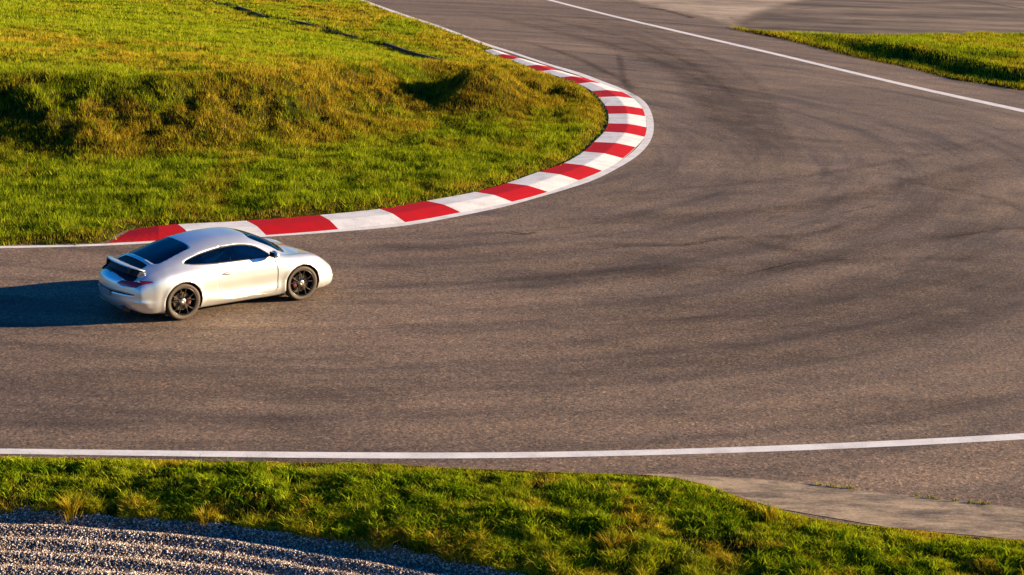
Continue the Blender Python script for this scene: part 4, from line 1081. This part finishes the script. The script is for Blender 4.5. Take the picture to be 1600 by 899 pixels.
# cowl strip with wipers at the base of the windscreen
secs = []
for i in range(25):
    t = -1 + 2 * i / 24; y_ = t * .60
    x0 = 1.165 - .20 * abs(t) ** 2.6
    a = locate((x0, abs(y_), None), (T_(7.0), 1)); b_ = locate((x0 - .085, abs(y_), None), (T_(7.0), 1))
    pa_ = S(np.array([a[0]]), np.array([a[1] / TS]))[0]; pb_ = S(np.array([b_[0]]), np.array([b_[1] / TS]))[0]
    secs.append([(x0, y_, pa_[2] + .004), (x0 - .085, y_, pb_[2] + .006), (x0 - .085, y_, pb_[2] - .01), (x0, y_, pa_[2] - .012)])
V, F = loft_box(secs); mesh_obj('cowl_panel', V, F, M['trim'], CAR, False)
# cabin
bm = bmesh.new(); box(bm, (-.25, 0, .24), (2.2, 1.45, .03), None, .005); bmo('cabin_floor', bm, M['lining'], CAR)
bm = bmesh.new(); box(bm, (.62, 0, .76), (.34, 1.36, .16), Matrix.Rotation(-.12, 3, 'Y'), .05); bmo('dashboard', bm, M['leather'], CAR)
bm = bmesh.new(); box(bm, (-1.02, 0, .68), (.40, 1.10, .34), Matrix.Rotation(.3, 3, 'Y'), .05); bmo('rear_bulkhead', bm, M['leather'], CAR)
for s in (-1, 1):
    st0 = empty('seat', (-.18, s * .36, .26)); st0.parent = CAR
    bm = bmesh.new(); box(bm, (.02, 0, .10), (.52, .48, .16), Matrix.Rotation(-.1, 3, 'Y'), .05); bmo('seat_cushion', bm, M['leather'], st0)
    bm = bmesh.new(); box(bm, (-.33, 0, .42), (.14, .48, .62), Matrix.Rotation(-.28, 3, 'Y'), .06); bmo('backrest', bm, M['leather'], st0)
    bm = bmesh.new(); box(bm, (-.44, 0, .78), (.10, .25, .18), Matrix.Rotation(-.2, 3, 'Y'), .04); bmo('headrest', bm, M['leather'], st0)
bm = bmesh.new(); bmesh.ops.create_uvsphere(bm, u_segments=4, v_segments=3, radius=.001); bm.clear()
V = []; F = []
for i in range(32):
    a = 2 * math.pi * i / 32
    for j in range(8):
        b_ = 2 * math.pi * j / 8; r_ = .175 + .014 * math.cos(b_); hh_ = .014 * math.sin(b_)
        q = Matrix.Rotation(math.radians(-65), 3, 'Y') @ Vector((r_ * math.cos(a), r_ * math.sin(a), hh_)); V.append((q.x + .34, q.y + .36, q.z + .80))
for i in range(32):
    for j in range(8): F.append((i*8+j, i*8+(j+1) % 8, ((i+1) % 32)*8+(j+1) % 8, ((i+1) % 32)*8+j))
sw_ = mesh_obj('steering_wheel', V, F, M['trim'], CAR, True)
bm = bmesh.new(); box(bm, (.345, .36, .80), (.03, .31, .05), None, .01); bmo('wheel_boss', bm, M['trim'], sw_)

# driver: one continuous skinned figure, seated, hands on the wheel
M['skin'] = simple('skin', (.42, .24, .16), .6); M['shirt'] = simple('pale_shirt', (.62, .64, .60), .8); M['hair'] = simple('dark_hair', (.03, .02, .015), .6)
def driver():
    J = [((-.22, .36, .47), .125), ((-.27, .36, .60), .135), ((-.34, .36, .76), .150), ((-.39, .36, .885), .095), ((-.385, .36, .955), .055), ((-.365, .36, 1.02), .070), ((-.35, .36, 1.09), .082), ((-.355, .36, 1.15), .055),
         ((-.37, .53, .87), .060), ((-.18, .60, .72), .046), ((.08, .54, .78), .034), ((.20, .50, .83), .028), ((.26, .49, .86), .030),
         ((-.37, .19, .87), .060), ((-.18, .12, .72), .046), ((.08, .18, .78), .034), ((.20, .22, .83), .028), ((.26, .23, .86), .030),
         ((-.10, .46, .46), .085), ((.22, .48, .56), .065), ((.42, .46, .36), .048), ((.50, .46, .30), .04),
         ((-.10, .26, .46), .085), ((.22, .24, .56), .065), ((.42, .26, .36), .048), ((.50, .26, .30), .04)]
    E_ = [(0,1),(1,2),(2,3),(3,4),(4,5),(5,6),(6,7),(3,8),(8,9),(9,10),(10,11),(11,12),(3,13),(13,14),(14,15),(15,16),(16,17),(0,18),(18,19),(19,20),(20,21),(0,22),(22,23),(23,24),(24,25)]
    # fingers curling round the rim
    for hnd, y_, sg in ((12, .49, 1), (17, .23, -1)):
        for f_ in range(4):
            a = len(J); dz_ = .03 - .02 * f_
            J.append(((.285, y_ + sg * .02, .865 + dz_), .0095)); J.append(((.315, y_ + sg * .045, .86 + dz_), .0085)); J.append(((.305, y_ + sg * .065, .855 + dz_), .0075))
            E_.extend([(hnd, a), (a, a+1), (a+1, a+2)])
        a = len(J); J.append(((.27, y_ - sg * .03, .88), .011)); J.append(((.30, y_ - sg * .045, .89), .009)); E_.extend([(hnd, a), (a, a+1)])
    me = bpy.data.meshes.new('person'); base_ = Vector((-.20, .36, .40))
    me.from_pydata([tuple(Vector(p) - base_) for p, r_ in J], E_, []); 
    o = bpy.data.objects.new('person', me); COL.objects.link(o)
    md = o.modifiers.new('skin', 'SKIN'); md.use_smooth_shade = True
    for i, (p, r_) in enumerate(J): me.skin_vertices[0].data[i].radius = (r_, r_)
    me.skin_vertices[0].data[0].use_root = True
    o.modifiers.new('sub', 'SUBSURF').levels = 1; o.modifiers['sub'].render_levels = 1
    bpy.context.view_layer.update()
    dg = bpy.context.evaluated_depsgraph_get(); ev = bpy.data.meshes.new_from_object(o.evaluated_get(dg))
    o.modifiers.clear(); o.data = ev; ev.materials.clear(); ev.materials.append(M['shirt']); ev.materials.append(M['skin']); ev.materials.append(M['lining'])
    mi_ = []
    for p in ev.polygons:
        c_ = p.center + base_
        mi_.append(1 if (c_.z > .945 and c_.x < 0) or c_.x > .17 and c_.z > .75 else 2 if c_.z < .60 and c_.x > -.2 else 0)
    ev.polygons.foreach_set('material_index', mi_); ev.polygons.foreach_set('use_smooth', [True] * len(mi_))
    bm = bmesh.new(); bmesh.ops.create_uvsphere(bm, u_segments=20, v_segments=14, radius=1)
    for v in bm.verts: v.co = Vector((-.372 + v.co.x * .098, .36 + v.co.y * .088, 1.115 + v.co.z * .088)) - base_
    bmesh.ops.delete(bm, geom=[v for v in bm.verts if v.co.z + base_.z < 1.10 and v.co.x + base_.x > -.35], context='VERTS')
    bmo('hair', bm, M['hair'], o)
    bm = bmesh.new(); box(bm, Vector((-.285, .36, 1.075)) - base_, (.03, .022, .045), None, .008); bmo('nose', bm, M['skin'], o)
    for q_ in (-1, 1):
        bm = bmesh.new(); box(bm, Vector((-.36, .36 + q_ * .080, 1.08)) - base_, (.035, .014, .055), None, .006); bmo('ear', bm, M['skin'], o)
    c_, s_2 = math.cos(CAR_YAW), math.sin(CAR_YAW)
    o.location = (CAR_POS[0] + c_ * base_.x - s_2 * base_.y, CAR_POS[1] + s_2 * base_.x + c_ * base_.y, base_.z + .0045); o.rotation_euler = (0, 0, CAR_YAW)
    tag(o, 'person in a pale shirt sitting at the wheel of the white car', 'person')
driver()
# ------------------------------------------------------------------ camera, sun, sky
cam = bpy.data.cameras.new('camera'); co_ = bpy.data.objects.new('camera', cam); COL.objects.link(co_)
R = Vector((1, 0, 0)); Fw = Vector((0, math.cos(PITCH), -math.sin(PITCH))); U = R.cross(Fw)
c, s_ = math.cos(ROLL), math.sin(ROLL)
Rr = R * c + U * s_; Ur = U * c - R * s_
m4 = Matrix(((Rr.x, Ur.x, -Fw.x, 0), (Rr.y, Ur.y, -Fw.y, 0), (Rr.z, Ur.z, -Fw.z, CAMH), (0, 0, 0, 1)))
co_.matrix_world = m4
cam.sensor_width = 36; cam.lens = FOC / 1600 * 36; cam.clip_start = .5; cam.clip_end = 3000
sc.camera = co_
EL, AZ = math.radians(12), math.radians(10)
sd_ = Vector((math.cos(EL) * math.cos(AZ), math.cos(EL) * math.sin(AZ), math.sin(EL)))
sun = bpy.data.lights.new('sun', 'SUN'); so = bpy.data.objects.new('sun', sun); COL.objects.link(so)
so.rotation_euler = sd_.to_track_quat('Z', 'Y').to_euler(); so.location = (60, 20, 30)
sun.energy = 5.0; sun.angle = math.radians(.5); sun.color = (1.0, .77, .51)
w = bpy.data.worlds.new('World'); sc.world = w; w.use_nodes = True
nt = w.node_tree; bg = nt.nodes['Background']
sky = nt.nodes.new('ShaderNodeTexSky'); sky.sky_type = 'NISHITA'; sky.sun_disc = False
sky.sun_elevation = EL; sky.sun_rotation = math.radians(90) - AZ; sky.altitude = 100; sky.air_density = 1.2; sky.dust_density = .6; sky.ozone_density = 4
hs = nt.nodes.new('ShaderNodeHueSaturation'); hs.inputs['Saturation'].default_value = 1.4; nt.links.new(sky.outputs[0], hs.inputs['Color'])
nt.links.new(mixc(nt, hs.outputs[0], (.40, .70, 1.05), 1.0, 'MULTIPLY'), bg.inputs[0]); bg.inputs[1].default_value = .05
vs = sc.view_settings; vs.view_transform = 'Standard'; vs.look = 'None'; vs.gamma = 1; vs.exposure = 1.86; vs.use_curve_mapping = False
sc.render.engine = 'CYCLES'; sc.cycles.transparent_max_bounces = 24
